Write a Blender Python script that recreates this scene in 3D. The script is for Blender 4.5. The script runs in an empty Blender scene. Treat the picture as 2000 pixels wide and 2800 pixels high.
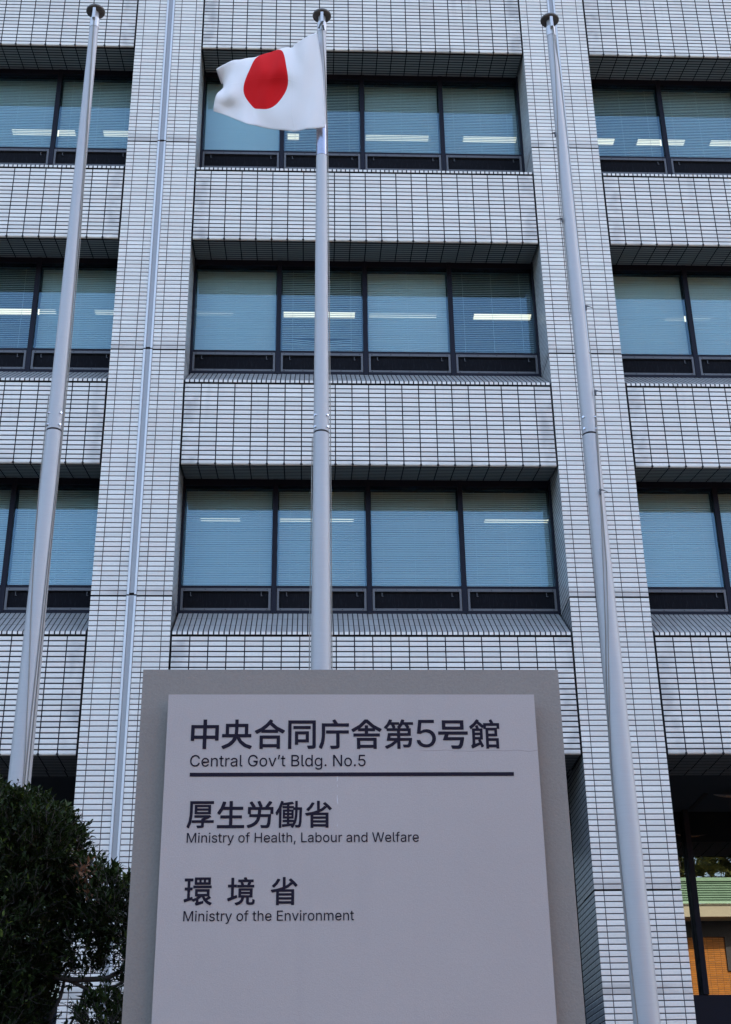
import bpy, bmesh, math, random
from mathutils import Vector, Matrix
random.seed(7)
R = math.radians
sc = bpy.context.scene
col = sc.collection

# ------------------------------------------------------------------ camera, world, sun, exposure
CAM = Vector((-0.8137, -16.842, 1.6))
YAW, PITCH, ROLL, FPX = R(-2.533), R(26.412), R(-0.829), 3815.86
cam = bpy.data.cameras.new('camera')
cam_o = bpy.data.objects.new('camera', cam)
col.objects.link(cam_o)
cy, sy, cp, sp = math.cos(YAW), math.sin(YAW), math.cos(PITCH), math.sin(PITCH)
FW = Vector((-sy*cp, cy*cp, sp)); RT = Vector((cy, sy, 0)); UP = RT.cross(FW)
RT, UP = math.cos(ROLL)*RT + math.sin(ROLL)*UP, -math.sin(ROLL)*RT + math.cos(ROLL)*UP
m = Matrix((RT, UP, -FW)).transposed().to_4x4()
m.translation = CAM
cam_o.matrix_world = m
cam.sensor_fit = 'VERTICAL'; cam.sensor_height = 36; cam.sensor_width = 36*2000/2800
cam.lens = 36*FPX/2800
cam.clip_start = 0.1; cam.clip_end = 2000
sc.camera = cam_o

SUN_EL, SUN_ROT = R(41), R(36.9)
world = bpy.data.worlds.new('World'); sc.world = world; world.use_nodes = True
wn = world.node_tree
sky = wn.nodes.new('ShaderNodeTexSky'); sky.sky_type = 'NISHITA'; sky.sun_disc = False
sky.sun_elevation = SUN_EL; sky.sun_rotation = SUN_ROT
sky.air_density = 1.0; sky.dust_density = 4.0; sky.ozone_density = 1.0
wn.links.new(sky.outputs[0], wn.nodes['Background'].inputs[0])
wn.nodes['Background'].inputs[1].default_value = 0.15
sun = bpy.data.lights.new('sun', 'SUN'); sun.energy = 3.5; sun.angle = R(0.53); sun.color = (1, 0.94, 0.86)
sun_o = bpy.data.objects.new('sun', sun); col.objects.link(sun_o)
sd = Vector((math.sin(SUN_ROT)*math.cos(SUN_EL), math.cos(SUN_ROT)*math.cos(SUN_EL), math.sin(SUN_EL)))
sun_o.rotation_euler = sd.to_track_quat('Z', 'Y').to_euler()
sc.view_settings.view_transform = 'Standard'; sc.view_settings.look = 'None'
sc.view_settings.gamma = 1; sc.view_settings.exposure = 2.56

# ------------------------------------------------------------------ materials
def new_mat(name):
    mt = bpy.data.materials.new(name); mt.use_nodes = True
    nt = mt.node_tree
    return mt, nt, nt.nodes['Principled BSDF']
def N(nt, t, **k):
    n = nt.nodes.new(t)
    for a, v in k.items():
        setattr(n, a, v)
    return n
def M(nt, op, a, b=None, c=None):
    n = nt.nodes.new('ShaderNodeMath'); n.operation = op
    for i, v in enumerate((a, b, c)):
        if v is None: continue
        if isinstance(v, (int, float)): n.inputs[i].default_value = v
        else: nt.links.new(v, n.inputs[i])
    return n.outputs[0]
def mixc(nt, fac, a, b, mode='MIX'):
    n = nt.nodes.new('ShaderNodeMix'); n.data_type = 'RGBA'; n.blend_type = mode
    for i, v in ((0, fac), (6, a), (7, b)):
        if isinstance(v, (int, float)): n.inputs[i].default_value = v
        elif isinstance(v, tuple): n.inputs[i].default_value = (*v, 1)
        else: nt.links.new(v, n.inputs[i])
    return n.outputs[2]
def smooth(nt, v, lo, hi):
    n = nt.nodes.new('ShaderNodeMapRange'); n.interpolation_type = 'SMOOTHSTEP'
    nt.links.new(v, n.inputs[0]); n.inputs[1].default_value = lo; n.inputs[2].default_value = hi
    return n.outputs[0]
def noise(nt, vec, scale, detail=3, rough=.55, dims='3D'):
    n = N(nt, 'ShaderNodeTexNoise', noise_dimensions=dims)
    n.inputs['Scale'].default_value = scale; n.inputs['Detail'].default_value = detail; n.inputs['Roughness'].default_value = rough
    if vec is not None: nt.links.new(vec, n.inputs['Vector'])
    return n.outputs[0]

def simple(name, color, rough=.5, metal=0, var=.12, scale=6, bump=0, bscale=200, spec=.5, coat=0):
    mt, nt, b = new_mat(name)
    geo = N(nt, 'ShaderNodeTexCoord')
    f = noise(nt, geo.outputs['Object'], scale, 5)
    d = tuple(c*(1-var) for c in color); l = tuple(min(1, c*(1+var)) for c in color)
    nt.links.new(mixc(nt, f, d, l), b.inputs['Base Color'])
    nt.links.new(M(nt, 'ADD', M(nt, 'MULTIPLY', f, .2), rough-.1), b.inputs['Roughness'])
    b.inputs['Metallic'].default_value = metal
    b.inputs['Specular IOR Level'].default_value = spec
    if coat: b.inputs['Coat Weight'].default_value = coat
    if bump:
        bn = N(nt, 'ShaderNodeBump'); bn.inputs['Strength'].default_value = bump; bn.inputs['Distance'].default_value = .002
        nt.links.new(noise(nt, geo.outputs['Object'], bscale, 2), bn.inputs['Height'])
        nt.links.new(bn.outputs[0], b.inputs['Normal'])
    return mt

def tile_mat(name, color, pu, pv, ju, jv, joint=(.035, .03, .034), edge=0, floors=False, half=False, rough=.32, jit=.10, gloss=.45):
    """glazed wall tile; UV holds metres along the course (u) and across it (v)"""
    mt, nt, b = new_mat(name)
    uv = N(nt, 'ShaderNodeUVMap'); uv.uv_map = 'tile'
    s = N(nt, 'ShaderNodeSeparateXYZ'); nt.links.new(uv.outputs[0], s.inputs[0])
    u, v = s.outputs[0], s.outputs[1]
    tv = M(nt, 'DIVIDE', v, pv); row = M(nt, 'FLOOR', tv)
    tu = M(nt, 'DIVIDE', u, pu)
    if half: tu = M(nt, 'ADD', tu, M(nt, 'MULTIPLY', M(nt, 'MODULO', row, 2), .5))
    colu = M(nt, 'FLOOR', tu)
    du = M(nt, 'MULTIPLY', M(nt, 'SUBTRACT', .5, M(nt, 'ABSOLUTE', M(nt, 'SUBTRACT', M(nt, 'FRACT', tu), .5))), pu)
    dv = M(nt, 'MULTIPLY', M(nt, 'SUBTRACT', .5, M(nt, 'ABSOLUTE', M(nt, 'SUBTRACT', M(nt, 'FRACT', tv), .5))), pv)
    mu = smooth(nt, du, ju/2-.001, ju/2+.001); mv = smooth(nt, dv, jv/2-.001, jv/2+.001)
    tile = M(nt, 'MULTIPLY', mu, mv)
    cv = N(nt, 'ShaderNodeCombineXYZ'); nt.links.new(colu, cv.inputs[0]); nt.links.new(row, cv.inputs[1])
    oi = N(nt, 'ShaderNodeObjectInfo'); nt.links.new(oi.outputs['Random'], cv.inputs[2])
    wn_ = N(nt, 'ShaderNodeTexWhiteNoise', noise_dimensions='3D'); nt.links.new(cv.outputs[0], wn_.inputs['Vector'])
    rnd = wn_.outputs['Value']
    geo = N(nt, 'ShaderNodeNewGeometry')
    big = noise(nt, geo.outputs['Position'], .9, 4)
    fine = noise(nt, geo.outputs['Position'], 38, 3)
    lo = tuple(c*(1-jit) for c in color); hi = tuple(min(1, c*(1+jit*.8)) for c in color)
    base = mixc(nt, rnd, lo, hi)
    # faint hue shift between batches of tile, mottled glaze, rain streaks
    sx = N(nt, 'ShaderNodeSeparateColor'); nt.links.new(wn_.outputs['Color'], sx.inputs[0])
    base = mixc(nt, M(nt, 'MULTIPLY', smooth(nt, sx.outputs[1], .55, 1), .5), base, (color[0]*.98, color[1]*.90, color[2]*.88))
    base = mixc(nt, M(nt, 'MULTIPLY', smooth(nt, fine, .35, .75), .16), base, (color[0]*.55, color[1]*.55, color[2]*.58))
    base = mixc(nt, M(nt, 'MULTIPLY', smooth(nt, big, .45, .8), .22), base, (color[0]*.62, color[1]*.6, color[2]*.6))
    if edge:      # weather staining on the outermost tiles of a panel
        e = M(nt, 'MINIMUM', u, M(nt, 'SUBTRACT', edge, u))
        st = M(nt, 'MULTIPLY', smooth(nt, M(nt, 'SUBTRACT', .26, e), 0, .12), smooth(nt, noise(nt, geo.outputs['Position'], 3.1, 2), .35, .68))
        base = mixc(nt, M(nt, 'MULTIPLY', st, .55), base, (.25, .23, .22))
        mp = N(nt, 'ShaderNodeMapping'); mp.inputs['Scale'].default_value = (1, 1, .05); nt.links.new(geo.outputs['Position'], mp.inputs[0])
        drip = M(nt, 'MULTIPLY', smooth(nt, noise(nt, mp.outputs[0], 5.5, 3), .56, .78), smooth(nt, v, .25, 1.25))
        base = mixc(nt, M(nt, 'MULTIPLY', drip, .30), base, (.22, .20, .19))
        low = M(nt, 'MULTIPLY', smooth(nt, M(nt, 'SUBTRACT', .16, v), 0, .12), smooth(nt, noise(nt, geo.outputs['Position'], 1.3, 3), .45, .7))
        base = mixc(nt, M(nt, 'MULTIPLY', low, .5), base, (.24, .21, .19))
    if floors:    # grime gathered round the movement joint of every storey
        fv = M(nt, 'FRACT', M(nt, 'DIVIDE', v, 3.8))
        dj = M(nt, 'MULTIPLY', M(nt, 'MINIMUM', M(nt, 'MULTIPLY', fv, 2.2), M(nt, 'SUBTRACT', 1, fv)), 3.8) if False else M(nt, 'MULTIPLY', fv, 3.8)
        st = M(nt, 'MULTIPLY', smooth(nt, M(nt, 'SUBTRACT', .16, dj), 0, .1), smooth(nt, noise(nt, geo.outputs['Position'], 2.2, 2), .2, .6))
        base = mixc(nt, M(nt, 'MULTIPLY', st, .5), base, (.25, .22, .2))
    jc = mixc(nt, fine, tuple(c*.7 for c in joint), tuple(c*1.4 for c in joint))
    nt.links.new(mixc(nt, tile, jc, base), b.inputs['Base Color'])
    nt.links.new(M(nt, 'SUBTRACT', .9, M(nt, 'MULTIPLY', tile, .9-rough)), b.inputs['Roughness'])
    nt.links.new(M(nt, 'MULTIPLY', tile, gloss), b.inputs['Specular IOR Level'])
    hu = smooth(nt, du, ju/2-.001, ju/2+.006); hv = smooth(nt, dv, jv/2-.001, jv/2+.006)
    h = M(nt, 'ADD', M(nt, 'MULTIPLY', hu, hv), M(nt, 'MULTIPLY', fine, .06))
    bn = N(nt, 'ShaderNodeBump'); bn.inputs['Strength'].default_value = .55; bn.inputs['Distance'].default_value = .006
    nt.links.new(h, bn.inputs['Height']); nt.links.new(bn.outputs[0], b.inputs['Normal'])
    return mt

TILE = (.70, .642, .572)
PU, PV = .235, .0704
MAT = {}
MAT['spandrel_tile'] = tile_mat('spandrel_tile', TILE, PU, PV, .0145, .0165, joint=(.018, .015, .02), edge=22*PU)
MAT['pillar_tile'] = tile_mat('pillar_tile', TILE, PU, PV,   .010, .0125, joint=(.06, .048, .048), floors=True)
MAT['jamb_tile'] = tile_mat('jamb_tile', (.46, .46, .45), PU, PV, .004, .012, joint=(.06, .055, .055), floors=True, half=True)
MAT['shaded_porch_tile'] = tile_mat('shaded_porch_tile', (.20, .205, .21), PU, PV, .005, .011, joint=(.035, .033, .034), floors=True, half=True)  # jamb tile with the shade of the porch put into its colour
MAT['shaded_soffit_tile'] = tile_mat('shaded_soffit_tile', (.27, .275, .265), PU, PV, .014, .021, joint=(.012, .012, .012), jit=.05, rough=.75, gloss=.05)  # same tile as the walls, colour darkened for the shade under the aprons
MAT['sill_tile'] = tile_mat('sill_tile', (.30, .29, .275), PU/3.5, .30, .014, .008, joint=(.04, .036, .036))
MAT['header_tile'] = tile_mat('header_tile', TILE, PU/3.5, 1.0, .018, .001)
MAT['joint'] = simple('joint_shadow', (.02, .017, .018), .9)
MAT['frame'] = simple('dark_bronze_frame', (.010, .010, .018), .6, 0, .2, 8, spec=.14)
MAT['vent_frame'] = simple('weathered_aluminium', (.088, .083, .086), .5, .5, .25, 5)
MAT['alu'] = simple('anodised_aluminium', (.54, .52, .51), .45, .4, .08, 3)
MAT['alu_dark'] = simple('weathered_channel', (.30, .285, .28), .45, .4, .12, 3)
MAT['plaster'] = simple('painted_ceiling', (.07, .075, .08), .9, spec=.03)
MAT['office'] = simple('office_wall', (.22, .22, .21), .8)
MAT['tile_dark'] = simple('black_stone', (.012, .012, .014), .6)
MAT['rubber'] = simple('dark_rubber', (.03, .028, .028), .6)
MAT['rope'] = simple('halyard_rope', (.26, .24, .21), .8)
MAT['steel'] = simple('stainless_steel', (.6, .6, .62), .25, 1, .1, 10)

def mesh_louvre():
    mt, nt, b = new_mat('vent_mesh')
    tc = N(nt, 'ShaderNodeTexCoord')
    n = noise(nt, tc.outputs['Object'], 60, 3)
    streak = N(nt, 'ShaderNodeMapping'); streak.inputs['Scale'].default_value = (60, 1, 6); nt.links.new(tc.outputs['Object'], streak.inputs[0])
    f = noise(nt, streak.outputs[0], 1.2, 3)
    nt.links.new(mixc(nt, M(nt, 'MULTIPLY', smooth(nt, f, .5, .8), .5), (.006, .006, .008), (.03, .03, .036)), b.inputs['Base Color'])
    b.inputs['Roughness'].default_value = .8; b.inputs['Specular IOR Level'].default_value = .08
    return mt
MAT['vent_mesh'] = mesh_louvre()

def glass_mat(name, tint, ior):
    mt, nt, b = new_mat(name)
    out = nt.nodes['Material Output']; nt.nodes.remove(b)
    tr = N(nt, 'ShaderNodeBsdfTransparent'); tr.inputs[0].default_value = (*tint, 1)
    gl = N(nt, 'ShaderNodeBsdfGlossy'); gl.inputs['Roughness'].default_value = .004; gl.inputs[0].default_value = (.52, .82, 1, 1)
    fr = N(nt, 'ShaderNodeFresnel'); fr.inputs[0].default_value = ior
    tc = N(nt, 'ShaderNodeTexCoord')
    bn = N(nt, 'ShaderNodeBump'); bn.inputs['Strength'].default_value = .008; bn.inputs['Distance'].default_value = .02
    nt.links.new(noise(nt, tc.outputs['Object'], 1.2, 1), bn.inputs['Height'])
    nt.links.new(bn.outputs[0], gl.inputs['Normal'])
    mx = N(nt, 'ShaderNodeMixShader')
    nt.links.new(fr.outputs[0], mx.inputs[0]); nt.links.new(tr.outputs[0], mx.inputs[1]); nt.links.new(gl.outputs[0], mx.inputs[2])
    nt.links.new(mx.outputs[0], out.inputs[0])
    return mt
MAT['glass'] = glass_mat('window_glass', (.745, .855, .865), 1.88)

def dark_glass():
    mt, nt, b = new_mat('lobby_glass')
    b.inputs['Base Color'].default_value = (.003, .003, .004, 1); b.inputs['Roughness'].default_value = 1; b.inputs['Specular IOR Level'].default_value = 0
    gl = N(nt, 'ShaderNodeBsdfGlossy'); gl.inputs['Roughness'].default_value = .003; gl.inputs[0].default_value = (1, .98, .92, 1)
    fr = N(nt, 'ShaderNodeFresnel'); fr.inputs[0].default_value = 2.5
    mx = N(nt, 'ShaderNodeMixShader'); nt.links.new(fr.outputs[0], mx.inputs[0])
    nt.links.new(b.outputs[0], mx.inputs[1]); nt.links.new(gl.outputs[0], mx.inputs[2]); nt.links.new(mx.outputs[0], nt.nodes['Material Output'].inputs[0])
    return mt
MAT['lobby_glass'] = dark_glass()

def emit(name, color, s):
    mt, nt, b = new_mat(name)
    b.inputs['Base Color'].default_value = (.9, .9, .9, 1)
    b.inputs['Emission Color'].default_value = (*color, 1); b.inputs['Emission Strength'].default_value = s
    return mt
MAT['tube'] = emit('fluorescent_tube', (1, .90, .68), .27)

def blind_mat():
    mt, nt, b = new_mat('blind_slat')
    oi = N(nt, 'ShaderNodeObjectInfo')
    nt.links.new(mixc(nt, oi.outputs['Random'], (.74, .76, .72), (.84, .85, .82)), b.inputs['Base Color'])
    b.inputs['Roughness'].default_value = .5
    return mt
MAT['blind'] = blind_mat()

# ------------------------------------------------------------------ mesh helpers
class MB:
    def __init__(s): s.v = []; s.f = []; s.uv = []; s.mi = []; s.sm = []
    def face(s, pts, uvs=None, mi=0, smooth=False):
        i = len(s.v); s.v += [tuple(p) for p in pts]
        s.f.append(tuple(range(i, i+len(pts)))); s.uv += list(uvs) if uvs else [(p[0], p[2]) for p in pts]
        s.mi.append(mi); s.sm.append(smooth)
    def box(s, x0, x1, y0, y1, z0, z1, mi=0, skip=''):
        a, b, c, d = (x0, y0, z0), (x1, y0, z0), (x1, y1, z0), (x0, y1, z0)
        e, f, g, h = (x0, y0, z1), (x1, y0, z1), (x1, y1, z1), (x0, y1, z1)
        for k, q in (('-y', (a, b, f, e)), ('+y', (c, d, h, g)), ('-x', (d, a, e, h)), ('+x', (b, c, g, f)), ('-z', (d, c, b, a)), ('+z', (e, f, g, h))):
            if k in skip.split(): continue
            s.face(q, [(p[0]+p[1], p[2]) if 'z' not in k else (p[0], p[1]) for p in q], mi)
    def tube(s, pts, rads, seg=12, mi=0, caps=True):
        pts = [Vector(p) for p in pts]; rings = []
        ref = None
        for i, p in enumerate(pts):
            t = (pts[min(i+1, len(pts)-1)] - pts[max(i-1, 0)]).normalized()
            if ref is None:
                ref = Vector((1, 0, 0)) if abs(t.x) < .9 else Vector((0, 1, 0))
            n = (ref - t*ref.dot(t)).normalized(); ref = n; bb = t.cross(n)
            r = rads[i] if isinstance(rads, (list, tuple)) else rads
            rings.append([p + r*(math.cos(2*math.pi*k/seg)*n + math.sin(2*math.pi*k/seg)*bb) for k in range(seg)])
        base = len(s.v)
        for rg in rings: s.v += [tuple(q) for q in rg]
        def add(idx, sm=True):
            s.f.append(idx); s.uv += [(s.v[j][0], s.v[j][2]) for j in idx]; s.mi.append(mi); s.sm.append(sm)
        for i in range(len(rings)-1):
            for k in range(seg):
                a = base+i*seg+k; b_ = base+i*seg+(k+1) % seg
                add((a, b_, b_+seg, a+seg))
        if caps:
            for rg, rev in ((rings[0], True), (rings[-1], False)):
                b2 = len(s.v); s.v += [tuple(q) for q in rg]; idx = [b2+k for k in range(seg)]
                add(tuple(reversed(idx)) if rev else tuple(idx), False)
    def lathe(s, prof, cx, cy, seg=32, mi=0):
        """profile (r, z) pairs revolved about the vertical through (cx, cy)"""
        base = len(s.v)
        for r, z in prof:
            for k in range(seg):
                a = 2*math.pi*k/seg; s.v.append((cx+r*math.cos(a), cy+r*math.sin(a), z))
        for i in range(len(prof)-1):
            for k in range(seg):
                a = base+i*seg+k; b_ = base+i*seg+(k+1) % seg
                idx = (a, b_, b_+seg, a+seg)
                s.f.append(idx); s.uv += [(0, 0)]*4; s.mi.append(mi); s.sm.append(True)
    def build(s, name, mats, parent=None, loc=(0, 0, 0)):
        me = bpy.data.meshes.new(name); me.from_pydata(s.v, [], s.f)
        mats = mats if isinstance(mats, (list, tuple)) else [mats]
        for mt in mats: me.materials.append(mt)
        ul = me.uv_layers.new(name='tile')
        flat = [c for q in s.uv for c in q]
        ul.data.foreach_set('uv', flat)
        me.polygons.foreach_set('material_index', s.mi); me.polygons.foreach_set('use_smooth', s.sm)
        me.update()
        return link(name, me, parent, loc)
def link(name, me, parent=None, loc=(0, 0, 0)):
    o = bpy.data.objects.new(name, me); col.objects.link(o); o.location = loc
    if parent is not None: o.parent = parent
    return o
def thing(name, label, cat, loc=(0, 0, 0), group=None):
    o = bpy.data.objects.new(name, None); col.objects.link(o); o.location = loc; o.empty_display_size = .2
    o['label'] = label; o['category'] = cat
    if group: o['group'] = group
    return o
def copy_of(o, parent, loc=None):
    c = o.copy(); col.objects.link(c); c.parent = parent
    if loc is not None: c.location = loc
    return c
def bevel(o, w, seg=2):
    md = o.modifiers.new('bevel', 'BEVEL'); md.width = w; md.segments = seg; md.limit_method = 'ANGLE'
    return o

# ------------------------------------------------------------------ setting: ground
DZ, H, G, W = 4.938, 3.8, 5.21, 1.052        # joint level D above ground, storey height, clear bay, pillar width
BAY = G + W
def ground_mat():
    mt, nt, b = new_mat('paved_forecourt')
    geo = N(nt, 'ShaderNodeNewGeometry')
    a = noise(nt, geo.outputs['Position'], .25, 5); c = noise(nt, geo.outputs['Position'], 30, 3)
    nt.links.new(mixc(nt, c, mixc(nt, a, (.030, .029, .028), (.055, .053, .05)), (.045, .043, .04)), b.inputs['Base Color'])
    b.inputs['Roughness'].default_value = .85
    return mt
g = MB(); g.face([(-400, -400, 0), (400, -400, 0), (400, 400, 0), (-400, 400, 0)])
o = g.build('ground', ground_mat()); o['kind'] = 'structure'

# ------------------------------------------------------------------ the office building
bld = thing('office_building', 'large pale grey tiled office block with recessed ribbon windows behind the flagpoles', 'building', (0, 0, 0))
def rz(k, z): return DZ + k*H + z            # height z above the movement joint of storey k
YG = .70                                     # depth of the window frame behind the face

def make_spandrel(z0, z1, soff_back, soff_depth, span=G-.045, tall=False):
    """tiled apron of one bay: profile swept along x; z measured from the storey joint under its own foot"""
    mb = MB(); x0, x1 = -span/2, span/2
    u0 = (22*PU - span)/2
    def strip(p, q, mi, va, vb, n=False, ua=u0):
        mb.face([(x0, p[0], p[1]), (x1, p[0], p[1]), (x1, q[0], q[1]), (x0, q[0], q[1])],
                [(ua, va), (ua+span, va), (ua+span, vb), (ua, vb)], mi)
    rr = .028
    rows = round((z1-z0)/PV); pv = (z1-z0)/rows
    k = PV/pv
    # rounded drip edge
    arc = [(rr - rr*math.sin(a), z0 + rr - rr*math.cos(a)) for a in [math.pi/2*i/5 for i in range(6)]]
    sl = 0
    for i in range(5): strip(arc[i], arc[i+1], 0, rr*.3+ (arc[i][1]-z0)*.7*k, rr*.3+(arc[i+1][1]-z0)*.7*k)
    strip(arc[5], (0, z1-.012), 0, rr*k, (z1-z0-.012)*k)
    # rounded tile corners leave a dark notch at every upright joint of the drip course
    for j in range(1, 22):
        xj = x0 - u0 + j*PU
        mb.face([(xj-.017, -.0012, z0+.016), (xj+.017, -.0012, z0+.016), (xj+.006, -.0015, z0+.038), (xj-.006, -.0015, z0+.038)], None, 4)
        mb.face([(xj-.017, .006, z0+.005), (xj+.017, .006, z0+.005), (xj+.017, -.0012, z0+.016), (xj-.017, -.0012, z0+.016)], None, 4)
    # joint under the header course, header course, sloping sill
    strip((0, z1-.012), (.035, z1-.012), 4, 0, .1); strip((.035, z1-.012), (.035, z1+.018), 4, 0, .1); strip((.035, z1+.018), (-.004, z1+.018), 4, 0, .1)
    strip((-.004, z1+.018), (-.004, z1+.058), 1, .3, .6)
    strip((-.004, z1+.058), (YG+.02, z1+.058+.56), 2, 0, .92)
    # soffit: dark groove then tile
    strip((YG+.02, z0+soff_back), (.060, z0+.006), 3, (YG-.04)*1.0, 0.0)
    strip((.060, z0+.006), (.060, z0+.03), 4, 0, .1); strip((.060, z0+.03), (rr+.012, z0+.03), 4, 0, .1); strip((rr+.012, z0+.03), (rr, z0), 4, 0, .1)
    # back and ends
    zt = z1+.618
    prof = [(rr, z0)] + arc[1:] + [(0, z1-.012), (-.004, z1+.058), (YG+.02, zt), (YG+.02, z0+soff_back)]
    for xx in (x0, x1):
        pts = [(xx, p[0], p[1]) for p in prof]
        if xx == x1: pts.reverse()
        mb.face(pts, None, 4)
    return mb
MS = [MAT['spandrel_tile'], MAT['header_tile'], MAT['sill_tile'], MAT['shaded_soffit_tile'], MAT['joint']]
BAYS = (-1, 0, 1)
sp0 = None
for k in (1, 2, 3, 4):
    for bx in BAYS:
        if sp0 is None:
            sp0 = make_spandrel(1.95, 3.245, .14, .7).build('spandrel', MS, bld, (bx*BAY, 0, rz(k, 0)))
        else: copy_of(sp0, bld, (bx*BAY, 0, rz(k, 0)))
lo0 = None
for bx in BAYS:
    if lo0 is None:
        lo0 = make_spandrel(1.667, 3.245, .012, .7).build('spandrel', MS, bld, (bx*BAY, 0, rz(0, 0)))
    else: copy_of(lo0, bld, (bx*BAY, 0, rz(0, 0)))

# pillars: two tiled strips with an aluminium channel between, a joint every storey
SW = .459
def make_pillar(z_lo, z_hi, depth):
    mb = MB()
    for xa, sgn in ((-W/2, 1), (W/2-SW, -1)):
        for za, zb in ((z_lo+.012, z_hi-.012),):
            v0 = za - z_lo
            mb.face([(xa, 0, za), (xa+SW, 0, za), (xa+SW, 0, zb), (xa, 0, zb)],
                    [(-.112, v0), (SW-.112, v0), (SW-.112, zb-z_lo), (-.112, zb-z_lo)], 0)
            for xx, fl in ((xa, 1), (xa+SW, 0)):
                q = [(xx, depth, za), (xx, 0, za), (xx, 0, zb), (xx, depth, zb)]
                uvq = [(depth+.06, v0), (.06, v0), (.06, zb-z_lo), (depth+.06, zb-z_lo)]
                if not fl: q = [q[1], q[0], q[3], q[2]]; uvq = [uvq[1], uvq[0], uvq[3], uvq[2]]
                mb.face(q, uvq, 1)
            for zz, up in ((za, 0), (zb, 1)):
                q = [(xa, 0, zz), (xa+SW, 0, zz), (xa+SW, depth, zz), (xa, depth, zz)]
                if not up: q.reverse()
                mb.face(q, None, 2)
    # dark core seen through the joint
    mb.box(-W/2+.02, W/2-.02, .035, depth-.02, z_lo-.02, z_hi+.02, 2)
    return mb
PMP = [MAT['pillar_tile'], MAT['shaded_porch_tile'], MAT['joint']]
PM = [MAT['pillar_tile'], MAT['jamb_tile'], MAT['joint']]
def make_channel(z_lo, z_hi):
    mb = MB(); a = .0625
    za, zb = z_lo+.018, z_hi-.004
    for s in (-1, 1):
        xa, xb = sorted((s*a, s*.034))
        mb.box(xa, xb, -.014, .03, za, zb, 0)
    mb.box(-.034, .034, .012, .03, z_lo+.05, z_hi+.012, 1)
    return mb
pil0 = {}
for px in (-1.5, -.5, .5, 1.5):
    for k in range(-1, 5):
        kind = 'low' if k < 0 else ('base' if k == 0 else 'mid')
        zl = -DZ if k == -1 else 0
        hgt = DZ if k == -1 else H
        loc = (px*BAY, 0, 0 if k == -1 else rz(k, 0))
        key = 'low' if k == -1 else ('base' if k == 0 else 'mid')
        if key not in pil0:
            dep = {'low': 1.15, 'base': 1.15, 'mid': YG+.02}[key]
            if key == 'base':
                mb = make_pillar(0, H, YG+.02)
            else:
                mb = make_pillar(0, hgt, dep)
            p = mb.build('pillar', PM if key == 'mid' else PMP, bld, loc)
            if key == 'low':   # courses count down from the joint, keep them running on
                for d in p.data.uv_layers['tile'].data: d.uv[1] -= hgt - 71*PV + .005
            ch = make_channel(0, hgt).build('drain_channel', [MAT['alu'], MAT['alu_dark']], p)
            bevel(ch, .004, 2)
            pil0[key] = (p, ch)
        else:
            p = copy_of(pil0[key][0], bld, loc); copy_of(pil0[key][1], p)

# deep ground-floor returns of the pillars below the lowest apron
ret = MB()
ret.box(-W/2+.001, W/2-.001, YG+.019, 1.15, 0, 1.667, 0)
for q in range(len(ret.mi)): pass
r0 = None
for px in (-1.5, -.5, .5, 1.5):
    if r0 is None: r0 = ret.build('pillar_return', MAT['shaded_porch_tile'], bld, (px*BAY, 0, DZ))
    else: copy_of(r0, bld, (px*BAY, 0, DZ))

# windows ------------------------------------------------------------------
MODX = 1.3025
WZ0, WZ1 = .035, 2.10                        # opening, measured from the storey joint
def window_frame():
    mb = MB(); hw = MODX/2; y0, y1 = YG-.03, YG+.10
    for s in (-1, 1):
        xa, xb = sorted((s*hw*.9995, s*(hw-.034)))
        mb.box(xa, xb, y0, y1, WZ0, WZ1)
    xa, xb = -hw+.034, hw-.034
    mb.box(xa, xb, y0+.008, y1, 1.985, WZ1)           # head
    mb.box(xa, xb, y0+.012, y1, .405, .445)           # transom over the vent
    mb.box(xa, xb, y0+.012, y1, WZ0, .078)            # bottom rail
    return mb
def vent_panel():
    mb = MB(); xa, xb = -MODX/2+.042, MODX/2-.042; y0, y1 = YG-.022, YG+.03
    mb.box(xa, xb, y0, y1, .362, .404, 0); mb.box(xa, xb, y0, y1, .079, .112, 0)
    mb.box(xa, xa+.030, y0, y1, .112, .362, 0); mb.box(xb-.030, xb, y0, y1, .112, .362, 0)
    mb.box(xa+.030, xb-.030, YG+.012, YG+.03, .112, .362, 1)
    for i in range(5):                                 # fixing screws
        xx = xa + .05 + i*(xb-xa-.1)/4
        for zz in (.386, .093): mb.box(xx-.006, xx+.006, y0-.003, y0, zz-.006, zz+.006, 2)
    for xx in (xa+.13, xb-.13):                        # stay hooks behind the mesh
        mb.box(xx-.004, xx+.004, YG-.006, YG+.012, .300, .362, 0); mb.box(xx-.004, xx+.02, YG-.006, YG+.0, .296, .302, 0)
    return mb
def pane():
    mb = MB(); xa, xb = -MODX/2+.034, MODX/2-.034
    mb.face([(xa, YG+.012, .445), (xb, YG+.012, .445), (xb, YG+.012, 1.985), (xa, YG+.012, 1.985)])
    return mb
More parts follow.
